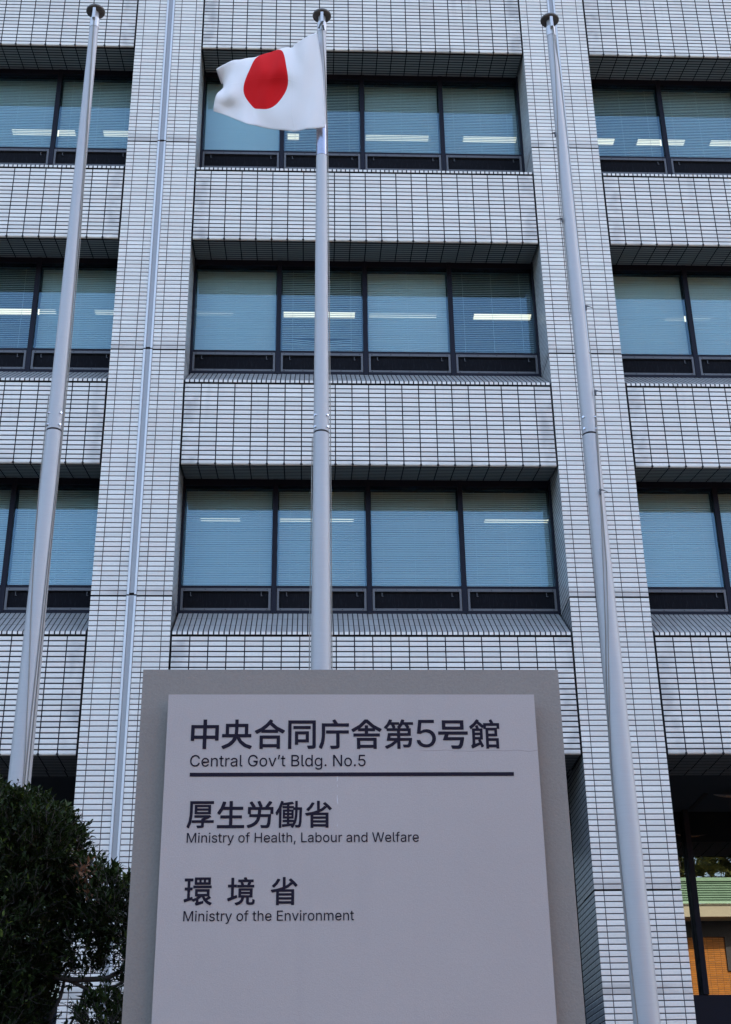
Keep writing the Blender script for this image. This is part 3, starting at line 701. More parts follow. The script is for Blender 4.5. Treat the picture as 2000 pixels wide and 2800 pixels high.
KANJI = {"\u4e2d":[1401,[[112,246,120,238,252,238,260,246,260,324,618,324,618,-126,626,-134,766,-134,774,-126,774,324,1132,324,1132,254,1140,246,1276,246,1284,254,1284,940,1276,948,774,948,774,1190,766,1198,626,1198,618,1190,618,948,120,948,112,940],[260,472,260,802,618,802,618,472],[774,472,774,802,1132,802,1132,472]]],"\u592e":[1401,[[104,-134,138,-134,370,-34,532,82,656,226,704,332,708,332,814,148,1018,-28,1274,-130,1308,-130,1320,-118,1380,-34,1382,0,1372,10,1120,98,942,238,844,392,1342,394,1350,402,1350,532,1342,540,1206,540,1206,996,1198,1004,768,1004,768,1190,760,1198,626,1198,618,1190,618,1004,212,1004,204,996,204,540,58,540,50,532,50,402,58,394,552,394,552,390,482,264,448,238,326,128,298,112,52,4,38,-8,38,-38],[354,540,354,858,618,858,618,730,602,540],[756,540,768,698,768,858,1054,858,1054,540]]],"\u5408":[1401,[[260,-132,394,-132,402,-124,402,-54,1012,-54,1012,-118,1020,-126,1158,-126,1166,-118,1166,468,1158,476,260,476,252,468,252,-124],[402,88,402,336,1012,336,1012,88],[118,556,148,556,322,650,324,608,332,600,1068,600,1076,608,1076,674,1266,570,1298,570,1376,666,1378,702,1370,710,1054,870,808,1074,838,1116,838,1148,828,1158,742,1202,708,1202,526,990,302,822,42,694,34,686,34,656],[462,740,576,826,708,958,734,938,858,820,972,742]]],"\u540c":[1401,[[108,-138,238,-138,246,-130,246,982,1154,982,1154,32,1150,16,1136,10,936,10,928,2,928,-28,962,-122,972,-134,1026,-134,1236,-116,1290,-68,1302,2,1302,1118,1294,1126,108,1126,100,1118,100,-130],[404,48,528,48,536,56,536,152,996,152,1004,160,1004,632,996,640,404,640,396,632,396,56],[536,284,536,506,862,506,862,284],[332,744,1072,744,1080,752,1080,870,1072,878,332,878,324,870,324,752]]],"\u5e81":[1401,[[562,-134,624,-134,856,-120,918,-72,932,-2,932,562,1336,562,1344,570,1344,696,1336,704,334,704,326,696,326,570,334,562,780,562,780,26,774,14,760,10,522,10,514,2,514,-28,550,-120],[18,-66,112,-130,144,-130,156,-116,242,112,282,396,290,588,290,880,1346,880,1354,888,1354,1016,1346,1024,864,1024,748,1200,712,1200,626,1166,618,1158,618,1128,686,1024,148,1024,140,1016,140,602,134,412,102,188,18,-30]]],"\u820e":[1401,[[276,-136,408,-136,416,-128,416,-88,996,-88,996,-126,1004,-134,1140,-134,1148,-126,1148,356,1140,364,276,364,268,356,268,-128],[416,46,416,230,996,230,996,46],[120,424,1288,424,1296,432,1296,552,1288,560,774,560,774,666,1078,666,1086,674,1086,744,1090,744,1264,642,1276,636,1306,636,1376,728,1378,764,1370,772,1038,946,756,1198,622,1198,380,956,64,772,28,746,28,716,96,626,126,626,134,630,320,744,322,674,330,666,622,666,622,560,120,560,112,552,112,432],[412,798,462,828,694,1048,852,908,856,908,904,862,908,862,940,830,992,800,774,798,774,922,766,930,630,930,622,922,622,798]]],"\u7b2c":[1401,[[156,-130,180,-130,430,2,620,168,622,-122,630,-130,754,-130,762,-122,762,234,1128,234,1112,126,1086,66,1050,58,882,64,874,56,876,22,900,-56,910,-68,1110,-70,1196,-36,1204,-28,1248,68,1280,290,1280,352,1272,360,762,360,762,454,1226,454,1234,462,1234,792,1226,800,1114,800,1170,824,1178,832,1178,854,1112,956,1336,956,1344,964,1344,1066,1336,1074,930,1074,956,1148,956,1170,944,1180,856,1200,828,1200,816,1186,748,1016,728,990,728,1066,720,1074,380,1074,412,1148,412,1170,400,1180,316,1200,286,1200,276,1190,182,1000,46,850,46,828,62,814,134,772,142,768,164,768,164,682,172,674,622,674,622,580,224,580,216,572,166,274,166,242,174,234,500,232,336,102,100,-6,80,-20,80,-42],[326,360,340,454,622,454,622,360],[762,580,762,674,1094,674,1094,580],[190,800,314,956,366,956,430,802],[498,800,552,820,560,828,560,852,516,956,704,956,632,862,632,840,642,830,692,800],[770,800,876,956,948,956,1046,804,1046,800]]],"\u53f7":[1401,[[262,254,270,246,988,246,956,96,912,20,862,10,680,18,608,18,600,10,600,-20,634,-116,644,-126,916,-130,978,-122,1030,-94,1040,-84,1106,36,1160,302,1164,376,1156,384,474,384,510,494,512,498,1320,498,1328,506,1328,630,1320,638,74,638,66,630,66,506,74,498,342,498,262,284],[244,720,1154,720,1162,728,1162,1132,1154,1140,244,1140,236,1132,236,728],[386,856,386,1002,1008,1002,1008,856]]],"\u9928":[1401,[[720,-128,826,-128,834,-120,834,-66,1146,-66,1146,-114,1154,-122,1262,-122,1270,-114,1270,340,1262,348,834,348,834,430,1208,430,1216,438,1216,768,1312,768,1320,776,1320,1024,1312,1032,1066,1032,1066,1050,994,1194,986,1202,962,1202,890,1166,882,1158,882,1132,930,1032,632,1032,624,1024,622,938,420,1116,434,1142,434,1164,426,1172,352,1202,326,1202,194,1028,32,898,20,886,20,862,62,770,70,762,94,762,194,848,220,866,348,1010,564,808,588,808,624,852,624,776,632,768,712,768,712,-120],[114,-112,138,-112,456,48,464,42,502,-62,510,-70,532,-70,596,-36,616,-20,616,2,484,278,484,282,576,282,584,290,584,780,576,788,432,788,384,928,374,938,352,938,280,914,270,904,270,878,302,788,134,788,126,780,126,112,104,48,64,18,66,-14,104,-100],[834,60,834,222,1146,222,1146,60],[250,92,250,282,436,282,386,258,376,248,376,226,410,158],[250,400,250,484,462,484,462,400],[834,552,834,696,1094,696,1094,552],[250,600,250,672,462,672,462,600],[740,818,740,908,1202,908,1202,818]]],"\u539a":[1401,[[30,-66,46,-80,118,-122,126,-126,150,-126,160,-114,254,138,298,422,306,628,306,988,1330,988,1338,996,1338,1114,1330,1122,174,1122,166,1114,166,640,160,458,122,196,34,-32],[278,130,286,122,740,122,740,16,722,0,524,0,516,-8,516,-30,550,-112,560,-122,796,-110,818,-106,868,-68,878,-16,878,122,1348,122,1356,130,1356,234,1348,242,890,242,1050,300,1212,386,1220,394,1220,416,1150,478,1120,478,1104,472,400,472,392,464,392,368,400,360,874,358,748,314,740,306,740,242,286,242,278,234],[404,516,1192,516,1200,524,1200,940,1192,948,404,948,396,940,396,524],[532,626,532,682,1062,682,1062,626],[532,786,532,842,1062,842,1062,786]]],"\u751f":[1401,[[62,-90,1342,-90,1350,-82,1350,48,1342,56,780,56,780,370,1224,370,1232,378,1232,506,1224,514,780,514,780,780,1276,780,1284,788,1284,918,1276,926,780,926,780,1190,772,1198,634,1198,626,1190,626,926,398,926,462,1110,462,1144,450,1154,372,1172,354,1176,320,1176,308,1158,208,882,54,650,54,620,66,608,152,550,184,550,206,578,332,780,626,780,626,514,216,514,208,506,208,378,216,370,626,370,626,56,62,56,54,48,54,-82]]],"\u52b4":[1401,[[118,-134,154,-134,384,-50,544,68,554,78,652,230,702,404,1050,404,1028,128,992,20,942,6,710,14,702,6,702,-26,738,-124,746,-132,1010,-134,1070,-122,1124,-80,1176,76,1208,462,1208,538,1200,546,720,546,732,702,732,744,724,752,584,752,576,744,562,546,174,546,166,538,166,412,174,404,536,402,498,284,410,164,270,72,62,6,52,-4,52,-36],[102,554,232,554,240,562,240,754,1166,754,1166,562,1174,554,1306,554,1314,562,1314,890,1306,898,1094,898,1248,1108,1248,1140,1236,1150,1132,1186,1100,1186,928,924,916,898,752,898,786,910,794,918,794,950,688,1180,676,1196,644,1196,554,1166,546,1158,546,1128,646,898,442,898,458,910,456,946,324,1140,298,1172,268,1172,184,1130,174,1120,174,1088,208,1040,296,898,102,898,94,890,94,562]]],"\u50cd":[1401,[[188,-124,196,-132,310,-132,318,-124,318,864,370,1004,380,976,388,968,588,982,588,934,370,934,362,926,362,826,370,818,588,818,588,764,388,764,380,756,380,326,388,318,586,318,586,262,384,262,376,254,376,154,384,146,586,146,586,62,350,40,342,32,342,6,358,-76,366,-84,404,-84,804,-36,792,-52,792,-74,802,-84,876,-136,900,-136,908,-128,1054,136,1116,418,1130,740,1220,740,1202,212,1172,24,1140,6,1010,10,1002,2,1002,-22,1026,-112,1034,-120,1196,-120,1242,-106,1288,-62,1328,154,1350,762,1350,862,1342,870,1130,870,1130,1180,1122,1188,1010,1188,1002,1180,1002,870,940,870,940,926,932,934,714,934,714,998,926,1034,934,1042,934,1064,870,1146,834,1146,402,1084,418,1128,418,1154,410,1162,318,1186,294,1186,286,1178,172,874,12,618,12,590,62,488,70,480,92,480,104,492,188,618],[714,74,714,146,906,146,888,92],[714,262,714,318,922,318,930,326,930,740,1002,740,996,518,962,294,936,224,934,254,926,262],[490,426,490,492,594,492,594,426],[706,426,706,492,816,492,816,426],[490,594,490,658,594,658,594,594],[706,594,706,658,816,658,816,594],[714,764,714,818,898,818,898,764]]],"\u7701":[1401,[[308,-128,432,-128,440,-120,440,-64,1034,-64,1034,-116,1042,-124,1170,-124,1178,-116,1178,606,1170,614,706,614,888,694,1086,850,1100,864,1100,870,1226,728,1250,728,1344,796,1344,818,1218,952,1218,956,1024,1124,1002,1124,920,1072,912,1064,912,1042,1062,908,996,940,972,940,866,844,756,782,756,1184,748,1192,624,1192,616,1184,616,720,352,642,40,592,32,584,34,558,106,462,138,462,300,494,300,-120],[440,56,440,128,1034,128,1034,56],[440,242,440,314,1034,314,1034,242],[440,428,440,494,1034,494,1034,428],[90,760,184,692,206,692,368,858,492,1054,494,1080,486,1088,406,1110,362,1114,344,1092,244,930,90,784]]],"\u74b0":[1401,[[44,32,52,24,78,24,406,128,470,50,502,52,616,100,616,66,600,8,566,-18,566,-40,570,-42,606,-116,614,-124,646,-122,952,-34,964,-30,972,-22,972,76,964,84,936,84,738,38,738,162,886,268,966,114,1108,-28,1280,-116,1304,-116,1374,-28,1374,-6,1362,4,1230,56,1154,112,1184,132,1320,204,1328,212,1328,236,1256,298,1256,606,1248,614,564,614,556,606,556,296,564,288,706,286,596,224,474,180,454,176,446,254,436,268,410,268,314,238,314,560,426,560,434,568,434,682,426,690,314,690,314,968,444,968,452,976,452,1090,444,1098,46,1098,38,1090,38,976,46,968,184,968,184,690,60,690,52,682,52,568,60,560,184,560,184,198,28,158,20,150,20,128],[1068,200,1016,288,1202,288],[686,402,686,498,1120,498,1120,402],[468,654,1336,654,1344,662,1344,768,1336,776,468,776,460,768,460,662],[528,810,1290,810,1298,818,1298,1136,1290,1144,528,1144,520,1136,520,818],[644,924,644,1032,740,1032,740,924],[852,924,852,1032,954,1032,954,924],[1064,924,1064,1032,1170,1032,1170,924]]],"\u5883":[1401,[[462,-134,486,-134,642,-82,746,-6,758,6,816,108,842,236,936,236,936,26,942,-34,946,-48,976,-88,1070,-110,1198,-110,1274,-102,1336,-46,1352,76,1352,112,1342,122,1262,162,1240,162,1232,154,1226,34,1208,12,1172,8,1108,8,1080,12,1070,46,1070,236,1232,236,1240,244,1240,664,1232,672,570,672,562,664,562,244,570,236,702,234,672,126,588,42,408,-16,400,-24,400,-46],[72,56,96,56,502,218,512,228,512,252,494,334,484,350,458,350,344,308,344,716,472,716,480,724,480,844,472,852,344,852,344,1170,336,1178,214,1178,206,1170,206,852,60,852,52,844,52,724,60,716,206,716,206,256,38,200,30,192,30,168,64,64],[696,346,696,402,1104,402,1104,346],[696,508,696,562,1104,562,1104,508],[504,710,1308,710,1316,718,1316,828,1308,836,1114,836,1162,932,1162,956,1154,964,1138,968,1270,968,1278,976,1278,1084,1270,1092,984,1092,946,1180,930,1202,900,1202,822,1188,812,1186,804,1178,804,1154,830,1092,546,1092,538,1084,538,976,546,968,656,968,650,962,650,940,686,836,504,836,496,828,496,718],[822,836,822,848,778,968,1026,968,974,836]]]}
LATIN = {" ":[751,[]],",":[751,[[150,-478,270,284,548,284,337,-478]]],".":[751,[[381,-18,311,-4,252,36,212,94,198,164,212,235,252,294,311,334,381,347,452,334,511,294,551,235,564,164,551,94,511,36,452,-4]]],"5":[1812,[[885,-27,713,-9,560,44,431,129,331,240,265,373,239,522,489,522,509,434,552,356,693,241,885,199,1001,214,1105,257,1191,326,1256,417,1297,526,1311,649,1297,773,1254,884,1187,977,1099,1048,992,1093,871,1108,670,1073,512,983,269,1011,384,2035,1465,2035,1465,1808,602,1808,535,1206,545,1206,710,1299,918,1334,1052,1322,1175,1284,1285,1223,1380,1141,1457,1041,1515,925,1552,794,1564,653,1542,467,1476,302,1371,165,1235,61,1071,-5]]],"B":[1825,[[240,0,240,2035,964,2035,1158,2017,1315,1962,1437,1878,1523,1768,1575,1639,1592,1495,1581,1377,1547,1280,1425,1144,1259,1067,1259,1049,1357,1029,1452,982,1539,910,1609,813,1656,691,1672,545,1654,398,1601,267,1509,156,1378,72,1204,18,986,0],[498,228,979,228,1183,251,1319,319,1396,421,1422,546,1409,645,1370,735,1307,812,1222,872,1117,910,993,923,498,923],[498,1142,952,1142,1153,1185,1232,1236,1293,1306,1331,1390,1344,1489,1320,1613,1250,1715,1131,1784,960,1807,498,1807]]],"C":[2040,[[1069,-27,820,4,601,100,418,253,279,461,191,717,161,1016,191,1316,279,1573,418,1780,601,1934,820,2030,1069,2062,1361,2017,1491,1961,1608,1885,1709,1788,1791,1674,1853,1542,1891,1393,1633,1393,1558,1578,1429,1713,1261,1796,1069,1823,892,1800,734,1729,601,1613,500,1455,435,1256,414,1016,435,778,501,578,603,420,735,305,893,235,1069,212,1261,240,1429,322,1558,457,1633,642,1891,642,1854,494,1792,363,1710,248,1609,152,1493,75,1362,18,1220,-16]]],"E":[1674,[[240,0,240,2035,1490,2035,1490,1807,498,1807,498,1143,1422,1143,1422,915,498,915,498,228,1501,228,1501,0]]],"G":[2081,[[1075,-27,820,5,597,100,414,255,277,462,190,718,161,1016,190,1316,277,1573,414,1780,595,1934,813,2030,1060,2062,1216,2050,1362,2014,1495,1956,1613,1877,1714,1779,1797,1665,1858,1537,1897,1394,1632,1394,1549,1573,1424,1708,1261,1794,1061,1823,888,1800,733,1730,601,1614,500,1456,435,1256,414,1016,435,778,501,579,603,421,737,306,896,235,1075,212,1237,230,1379,285,1496,373,1585,493,1641,640,1659,810,1737,796,1131,796,1131,1023,1912,1023,1912,800,1885,565,1803,363,1675,198,1506,75,1304,-2]]],"H":[2068,[[240,0,240,2035,498,2035,498,1155,1569,1155,1569,2035,1827,2035,1827,0,1569,0,1569,927,498,927,498,0]]],"L":[1572,[[240,0,240,2035,498,2035,498,228,1445,228,1445,0]]],"M":[2513,[[240,0,240,2035,606,2035,1109,748,1149,636,1197,490,1245,335,1286,195,1229,195,1271,330,1320,485,1368,633,1409,748,1905,2035,2271,2035,2271,0,2017,0,2017,1164,2018,1308,2020,1475,2025,1652,2028,1829,2051,1829,1990,1637,1928,1451,1870,1287,1823,1164,1367,0,1144,0,681,1164,636,1284,580,1444,516,1631,448,1829,475,1829,480,1664,483,1487,486,1314,488,1164,488,0]]],"N":[2094,[[240,0,240,2035,545,2035,1372,731,1451,603,1550,427,1655,220,1620,214,1603,433,1596,629,1595,780,1595,2035,1853,2035,1853,0,1547,0,808,1161,709,1323,592,1524,430,1808,477,1815,489,1535,497,1312,500,1164,500,0]]],"W":[2745,[[620,0,66,2035,329,2035,653,784,702,582,747,374,788,158,757,158,799,374,845,582,896,784,1225,2035,1519,2035,1846,784,1898,582,1945,374,1988,158,1953,158,1995,374,2042,582,2091,784,2413,2035,2678,2035,2121,0,1822,0,1471,1292,1405,1566,1344,1900,1398,1900,1340,1579,1271,1292,922,0]]],"a":[1557,[[639,-34,502,-21,378,20,272,86,191,178,139,294,122,432,134,550,173,644,233,717,310,772,501,843,713,879,935,907,1061,940,1092,971,1102,1019,1102,1027,1067,1187,959,1288,783,1323,597,1289,470,1203,400,1095,164,1165,228,1289,314,1384,417,1454,532,1502,776,1538,956,1517,1143,1441,1224,1374,1289,1281,1332,1159,1347,1005,1347,0,1106,0,1106,208,1090,208,1008,98,861,4],[681,182,807,195,912,235,994,296,1054,373,1090,460,1102,552,1102,759,1038,728,925,703,801,685,702,672,537,634,414,557,379,497,367,419,408,289,519,209]]],"b":[1698,[[918,-33,791,-21,690,15,551,125,473,235,448,235,448,0,210,0,210,2035,455,2035,455,1277,473,1277,550,1383,686,1491,787,1526,916,1538,1095,1514,1252,1442,1381,1326,1479,1170,1540,978,1561,755,1541,531,1480,338,1382,181,1253,64,1096,-9],[881,187,1010,206,1118,262,1202,351,1263,466,1300,604,1312,758,1300,910,1264,1045,1203,1158,1119,1245,1011,1301,881,1319,751,1301,645,1248,561,1164,500,1052,463,915,451,758,463,599,501,460,562,346,647,259,753,205]]],"d":[1698,[[781,-33,602,-9,446,64,316,181,219,338,157,531,137,755,157,978,219,1170,318,1326,447,1442,604,1514,783,1538,911,1526,1012,1491,1149,1383,1225,1277,1243,1277,1243,2035,1487,2035,1487,0,1251,0,1251,235,1226,235,1148,125,1009,15,909,-21],[818,187,946,205,1052,259,1137,346,1198,460,1235,599,1247,758,1235,915,1198,1052,1138,1164,1054,1248,947,1301,818,1319,686,1301,578,1245,494,1158,434,1045,397,910,385,758,397,604,434,466,495,351,580,262,688,206]]],"e":[1616,[[848,-33,642,-8,468,66,327,183,223,339,158,529,137,747,158,967,221,1159,323,1318,460,1437,628,1513,821,1538,1063,1496,1176,1442,1277,1364,1363,1259,1428,1127,1470,967,1484,776,1484,677,299,677,299,884,1352,884,1239,808,1227,950,1191,1074,1132,1177,1050,1255,946,1304,821,1321,693,1304,585,1254,499,1176,436,1078,397,965,384,844,384,710,398,555,442,425,511,321,604,246,718,200,849,184,1015,211,1142,291,1222,422,1460,363,1413,253,1340,157,1245,78,1130,18,997,-20]]],"f":[1015,[[912,1517,912,1308,26,1308,26,1517],[322,0,322,1726,337,1845,382,1943,452,2020,541,2075,750,2119,889,2107,971,2084,910,1874,860,1888,778,1896,683,1882,617,1840,579,1770,567,1674,567,0]]],"g":[1700,[[828,-602,671,-591,535,-559,329,-440,202,-277,406,-163,486,-264,617,-353,828,-389,995,-367,1129,-300,1216,-187,1245,-23,1245,273,1225,273,1146,166,1009,63,908,30,780,19,606,41,451,107,320,214,221,361,158,545,137,765,157,984,220,1173,319,1327,449,1442,606,1514,784,1538,912,1526,1014,1491,1153,1383,1230,1276,1252,1276,1252,1517,1490,1517,1490,-36,1468,-215,1401,-359,1297,-468,1162,-544,1003,-588],[819,236,948,252,1054,300,1138,378,1200,484,1237,615,1250,770,1237,923,1200,1056,1140,1165,1056,1249,949,1302,819,1319,689,1301,580,1246,495,1160,434,1050,397,918,385,770,398,620,435,490,497,383,582,303,690,253]]],"h":[1640,[[455,907,455,0,210,0,210,2035,455,2035,455,1150,410,1150,494,1329,608,1448,748,1515,910,1538,1054,1522,1181,1474,1285,1395,1363,1283,1412,1139,1428,961,1428,0,1184,0,1184,941,1161,1099,1092,1217,983,1292,840,1316,736,1305,643,1269,565,1211,505,1131,467,1029]]],"i":[666,[[210,0,210,1517,455,1517,455,0],[335,1771,270,1783,215,1818,178,1870,165,1932,178,1995,215,2048,270,2083,335,2095,400,2083,455,2048,493,1995,505,1932,493,1870,455,1818,400,1783]]],"l":[757,[[557,-10,404,13,296,81,232,190,210,337,210,2035,455,2035,455,395,481,249,520,218,584,208,641,210,679,217,722,11,647,-3]]],"m":[2439,[[210,0,210,1517,448,1517,449,1181,430,1181,471,1293,530,1383,688,1504,877,1545,1029,1519,1149,1443,1235,1326,1284,1179,1250,1179,1288,1283,1349,1372,1523,1499,1747,1545,1873,1530,1988,1487,2087,1415,2163,1314,2211,1182,2227,1020,2227,0,1983,0,1983,1015,1960,1156,1890,1251,1790,1304,1674,1322,1579,1311,1497,1279,1381,1161,1341,989,1341,0,1097,0,1097,1039,1075,1154,1012,1244,916,1302,798,1322,630,1280,559,1229,503,1157,467,1065,455,952,455,0]]],"n":[1639,[[455,907,455,0,210,0,210,1517,447,1517,448,1150,410,1150,494,1329,608,1448,748,1515,910,1538,1054,1522,1180,1474,1284,1395,1362,1283,1412,1139,1428,961,1428,0,1184,0,1184,941,1161,1099,1092,1217,983,1292,840,1316,736,1305,643,1269,565,1211,505,1131,467,1029]]],"o":[1661,[[829,-33,635,-8,467,66,328,183,224,340,158,531,137,750,158,972,224,1164,328,1321,467,1439,635,1513,829,1538,1025,1513,1194,1439,1333,1321,1437,1164,1502,972,1524,750,1502,531,1437,340,1333,183,1194,66,1025,-8],[829,186,968,205,1081,264,1167,354,1228,470,1265,604,1277,750,1265,897,1228,1032,1167,1149,1081,1241,968,1300,829,1319,692,1300,580,1241,495,1150,434,1033,397,898,385,750,397,604,434,470,495,354,580,264,692,205]]],"r":[1037,[[210,0,210,1517,447,1517,447,1284,462,1284,520,1387,610,1469,723,1522,852,1539,917,1538,974,1535,974,1289,920,1297,828,1303,727,1292,636,1258,561,1205,503,1134,467,1048,455,948,455,0]]],"s":[1460,[[728,-33,580,-21,449,14,337,71,247,152,181,254,142,377,376,426,421,317,496,241,599,196,725,182,868,199,978,249,1048,323,1072,411,1058,484,1016,543,946,588,848,620,597,680,417,743,289,832,213,950,187,1095,205,1219,260,1326,347,1415,460,1482,596,1524,748,1538,893,1526,1015,1490,1116,1433,1196,1357,1296,1159,1072,1109,1033,1190,970,1263,878,1313,750,1330,625,1314,524,1267,457,1196,434,1109,450,1033,496,973,687,892,918,837,1098,775,1225,686,1300,569,1325,426,1306,300,1250,188,1159,96,1039,26,894,-18]]],"t":[910,[[815,1517,815,1308,26,1308,26,1517],[259,1885,504,1885,504,391,514,304,544,245,599,211,681,199,741,204,807,214,852,7,767,-11,673,-16,499,9,368,85,287,208,259,371]]],"u":[1640,[[729,-20,585,-5,460,43,355,123,277,235,227,379,210,556,210,1517,455,1517,455,576,478,418,548,300,657,226,800,201,904,213,996,248,1074,306,1133,387,1171,489,1184,610,1184,1517,1428,1517,1428,0,1192,0,1192,367,1229,367,1143,187,1028,68,889,2]]],"v":[1557,[[650,0,70,1517,337,1517,661,620,748,348,822,83,736,83,811,348,896,620,1220,1517,1486,1517,905,0]]],"y":[1557,[[190,-554,246,-343,285,-350,415,-356,521,-296,602,-142,650,-5,70,1517,337,1517,661,620,747,347,822,83,735,83,810,348,896,620,1221,1517,1486,1517,817,-232,706,-428,557,-543,366,-580,258,-572]]],"\u2019":[707,[[206,1273,326,2035,604,2035,393,1273]]]}

def glyph_mesh(name, items):
    """items: (polygons, x, sx, sy, z) in plate metres -> one thin raised mesh on the face plate"""
    cu = bpy.data.curves.new(name, 'CURVE'); cu.dimensions = '2D'; cu.fill_mode = 'BOTH'
    for polys, x_, sx_, sy_, zo in items:
        for p in polys:
            sq = cu.splines.new('POLY'); n = len(p)//2; sq.points.add(n-1); sq.use_cyclic_u = True
            for j in range(n): sq.points[j].co = (x_+p[2*j]*sx_, zo+p[2*j+1]*sy_, 0, 1)
    cu.extrude = .0006
    tmp = bpy.data.objects.new(name, cu); col.objects.link(tmp)
    dg = bpy.context.evaluated_depsgraph_get(); me = bpy.data.meshes.new_from_object(tmp.evaluated_get(dg))
    bpy.data.objects.remove(tmp); me.materials.clear(); me.materials.append(ink)
    o = link(name, me, plate, (-.6, -.2008, STOP)); o.rotation_euler = (R(90), 0, 0)
    return o
def ext(t):
    x = [v for p in t[1] for v in p[0::2]]; q = [v for p in t[1] for v in p[1::2]]
    return min(x), max(x), min(q), max(q)
def kanji(ch, x0, x1, z0, z1):
    """fit one character to the box it fills on the plate"""
    e = ext(KANJI[ch]); sx_ = (x1-x0)/(e[1]-e[0]); sy_ = (z1-z0)/(e[3]-e[2])
    glyph_mesh('kanji_character', [(KANJI[ch][1], x0-e[0]*sx_, sx_, sy_, z0-e[2]*sy_)])
def latin(text, u0, u1, zb, cap):
    """one line of roman lettering from u0 to u1, a mesh for every word"""
    x = -ext(LATIN[text[0]])[0]; pos = []
    for ch in text: pos.append((ch, x)); x += LATIN[ch][0]
    sx_ = (u1-u0)/(pos[-1][1]+ext(LATIN[text[-1]])[1]); sy_ = cap/ext(LATIN['H'])[3]
    word = []
    for ch, px_ in pos + [(' ', 0)]:
        if ch == ' ':
            if word: glyph_mesh('roman_word', word)
            word = []
        else: word.append((LATIN[ch][1], u0+px_*sx_, sx_, sy_, zb))
LINE1 = '\u4e2d\u592e\u5408\u540c\u5e81\u820e\u7b2c\u53f7\u9928'
for ch, (x0, x1) in zip(LINE1, ((.0784, .1675), (.1775, .2747), (.2834, .3802), (.3909, .4801), (.4905, .5876), (.5954, .6933), (.7007, .7961), (.8768, .9731), (.9792, 1.0770))):
    kanji(ch, x0, x1, -.1838, -.0855 if ch not in '\u540c\u53f7' else -.0885)
e5 = ext(LATIN['5'])
glyph_mesh('numeral', [(LATIN['5'][1], .8062-e5[0]*.0628/(e5[1]-e5[0]), .0628/(e5[1]-e5[0]), .0925/(e5[3]-e5[2]), -.1795-e5[2]*.0925/(e5[3]-e5[2]))])
latin('Central Gov\u2019t Bldg. No.5', .0795, .6400, -.2408, .0372)
zz = 1624/460*0
for ch, (x0, x1) in zip('\u539a\u751f\u52b4\u50cd\u7701', ((.0790, .1700), (.1735, .2590), (.2665, .3495), (.3560, .4395), (.4490, .5335))): kanji(ch, x0-.002, x1-.0085 if ch == '\u539a' else x1-.002, -.4386, -.3528)
latin('Ministry of Health, Labour and Welfare', .0795, .8037, -.4833, .0300)
for ch, (x0, x1) in zip('\u74b0\u5883\u7701', ((.0780, .1640), (.2105, .2950), (.3430, .4257))): kanji(ch, x0, x1, -.6752, -.5905)
latin('Ministry of the Environment', .0796, .5984, -.7216, .0300)
mb = MB(); mb.box(.0800-.6, 1.1153-.6, -.2014, -.2001, STOP-.2735, STOP-.2615); mb.build('rule_line', ink, plate)

# ------------------------------------------------------------------ clipped evergreen tree
def leaf_mat(name, c0, c1, c2):
    mt, nt, b = new_mat(name)
    at = N(nt, 'ShaderNodeUVMap'); at.uv_map = 'tile'
    s = N(nt, 'ShaderNodeSeparateXYZ'); nt.links.new(at.outputs[0], s.inputs[0])
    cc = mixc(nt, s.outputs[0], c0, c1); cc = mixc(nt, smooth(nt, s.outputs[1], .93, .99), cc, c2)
    nt.links.new(cc, b.inputs['Base Color']); b.inputs['Roughness'].default_value = .55; b.inputs['Specular IOR Level'].default_value = .12
    tl = N(nt, 'ShaderNodeBsdfTranslucent'); nt.links.new(cc, tl.inputs[0])
    mx = N(nt, 'ShaderNodeMixShader'); mx.inputs[0].default_value = .15
    nt.links.new(b.outputs[0], mx.inputs[1]); nt.links.new(tl.outputs[0], mx.inputs[2]); nt.links.new(mx.outputs[0], nt.nodes['Material Output'].inputs[0])
    return mt
LEAF = leaf_mat('evergreen_leaf', (.009, .014, .005), (.030, .048, .012), (.085, .115, .024))
BROWN = leaf_mat('withered_leaf', (.16, .075, .04), (.24, .12, .07), (.28, .16, .10))
BARK = simple('bark', (.045, .036, .033), .9, 0, .35, 14, .6, 60)
rnd = random.Random(11)
def rv():
    while True:
        v = Vector((rnd.uniform(-1, 1), rnd.uniform(-1, 1), rnd.uniform(-1, 1)))
        if .05 < v.length < 1: return v.normalized()
def add_leaf(mb, p, d, up_, L, wd, mi=0, shade=None):
    d = d.normalized(); sdv = d.cross(up_)
    if sdv.length < .05: sdv = d.cross(Vector((1, 0, 0)))
    sdv.normalize(); n = sdv.cross(d)
    a, c, e = p, p + d*L*.5 - n*L*.02, p + d*L - n*L*.12
    l, r_ = c + sdv*wd/2 + n*wd*.16, c - sdv*wd/2 + n*wd*.16
    s = (rnd.random() if shade is None else shade, rnd.random())
    mb.face([a, c, l], [s]*3, mi); mb.face([a, r_, c], [s]*3, mi); mb.face([c, e, l], [s]*3, mi); mb.face([c, r_, e], [s]*3, mi)
def sprig(mb, tw, p, d, n=9, L=.05, mi=0, shade=None):
    """a twig end with leaves set round it"""
    ln = rnd.uniform(.045, .095)
    tw.tube([p, p+d*ln], [.0028, .0012], 4, 0, False)
    for i in range(n):
        t = (i+.6)/n; q = p + d*ln*t
        o_ = rv(); o_ = (o_ - d*o_.dot(d)).normalized()
        dd = (d*.75 + o_*.8 + Vector((0, 0, .15))).normalized()
        add_leaf(mb, q, dd, Vector((0, 0, 1)) + rv()*.5, L*rnd.uniform(.65, 1.15), L*rnd.uniform(.32, .42), mi, None if shade is None else min(1, max(0, shade+rnd.uniform(-.3, .3))))
TX, TY = -3.05, -9.15
tree = thing('evergreen_tree', 'dark clipped evergreen tree with dense small leaves left of the sign board', 'tree', (TX, TY, 0))
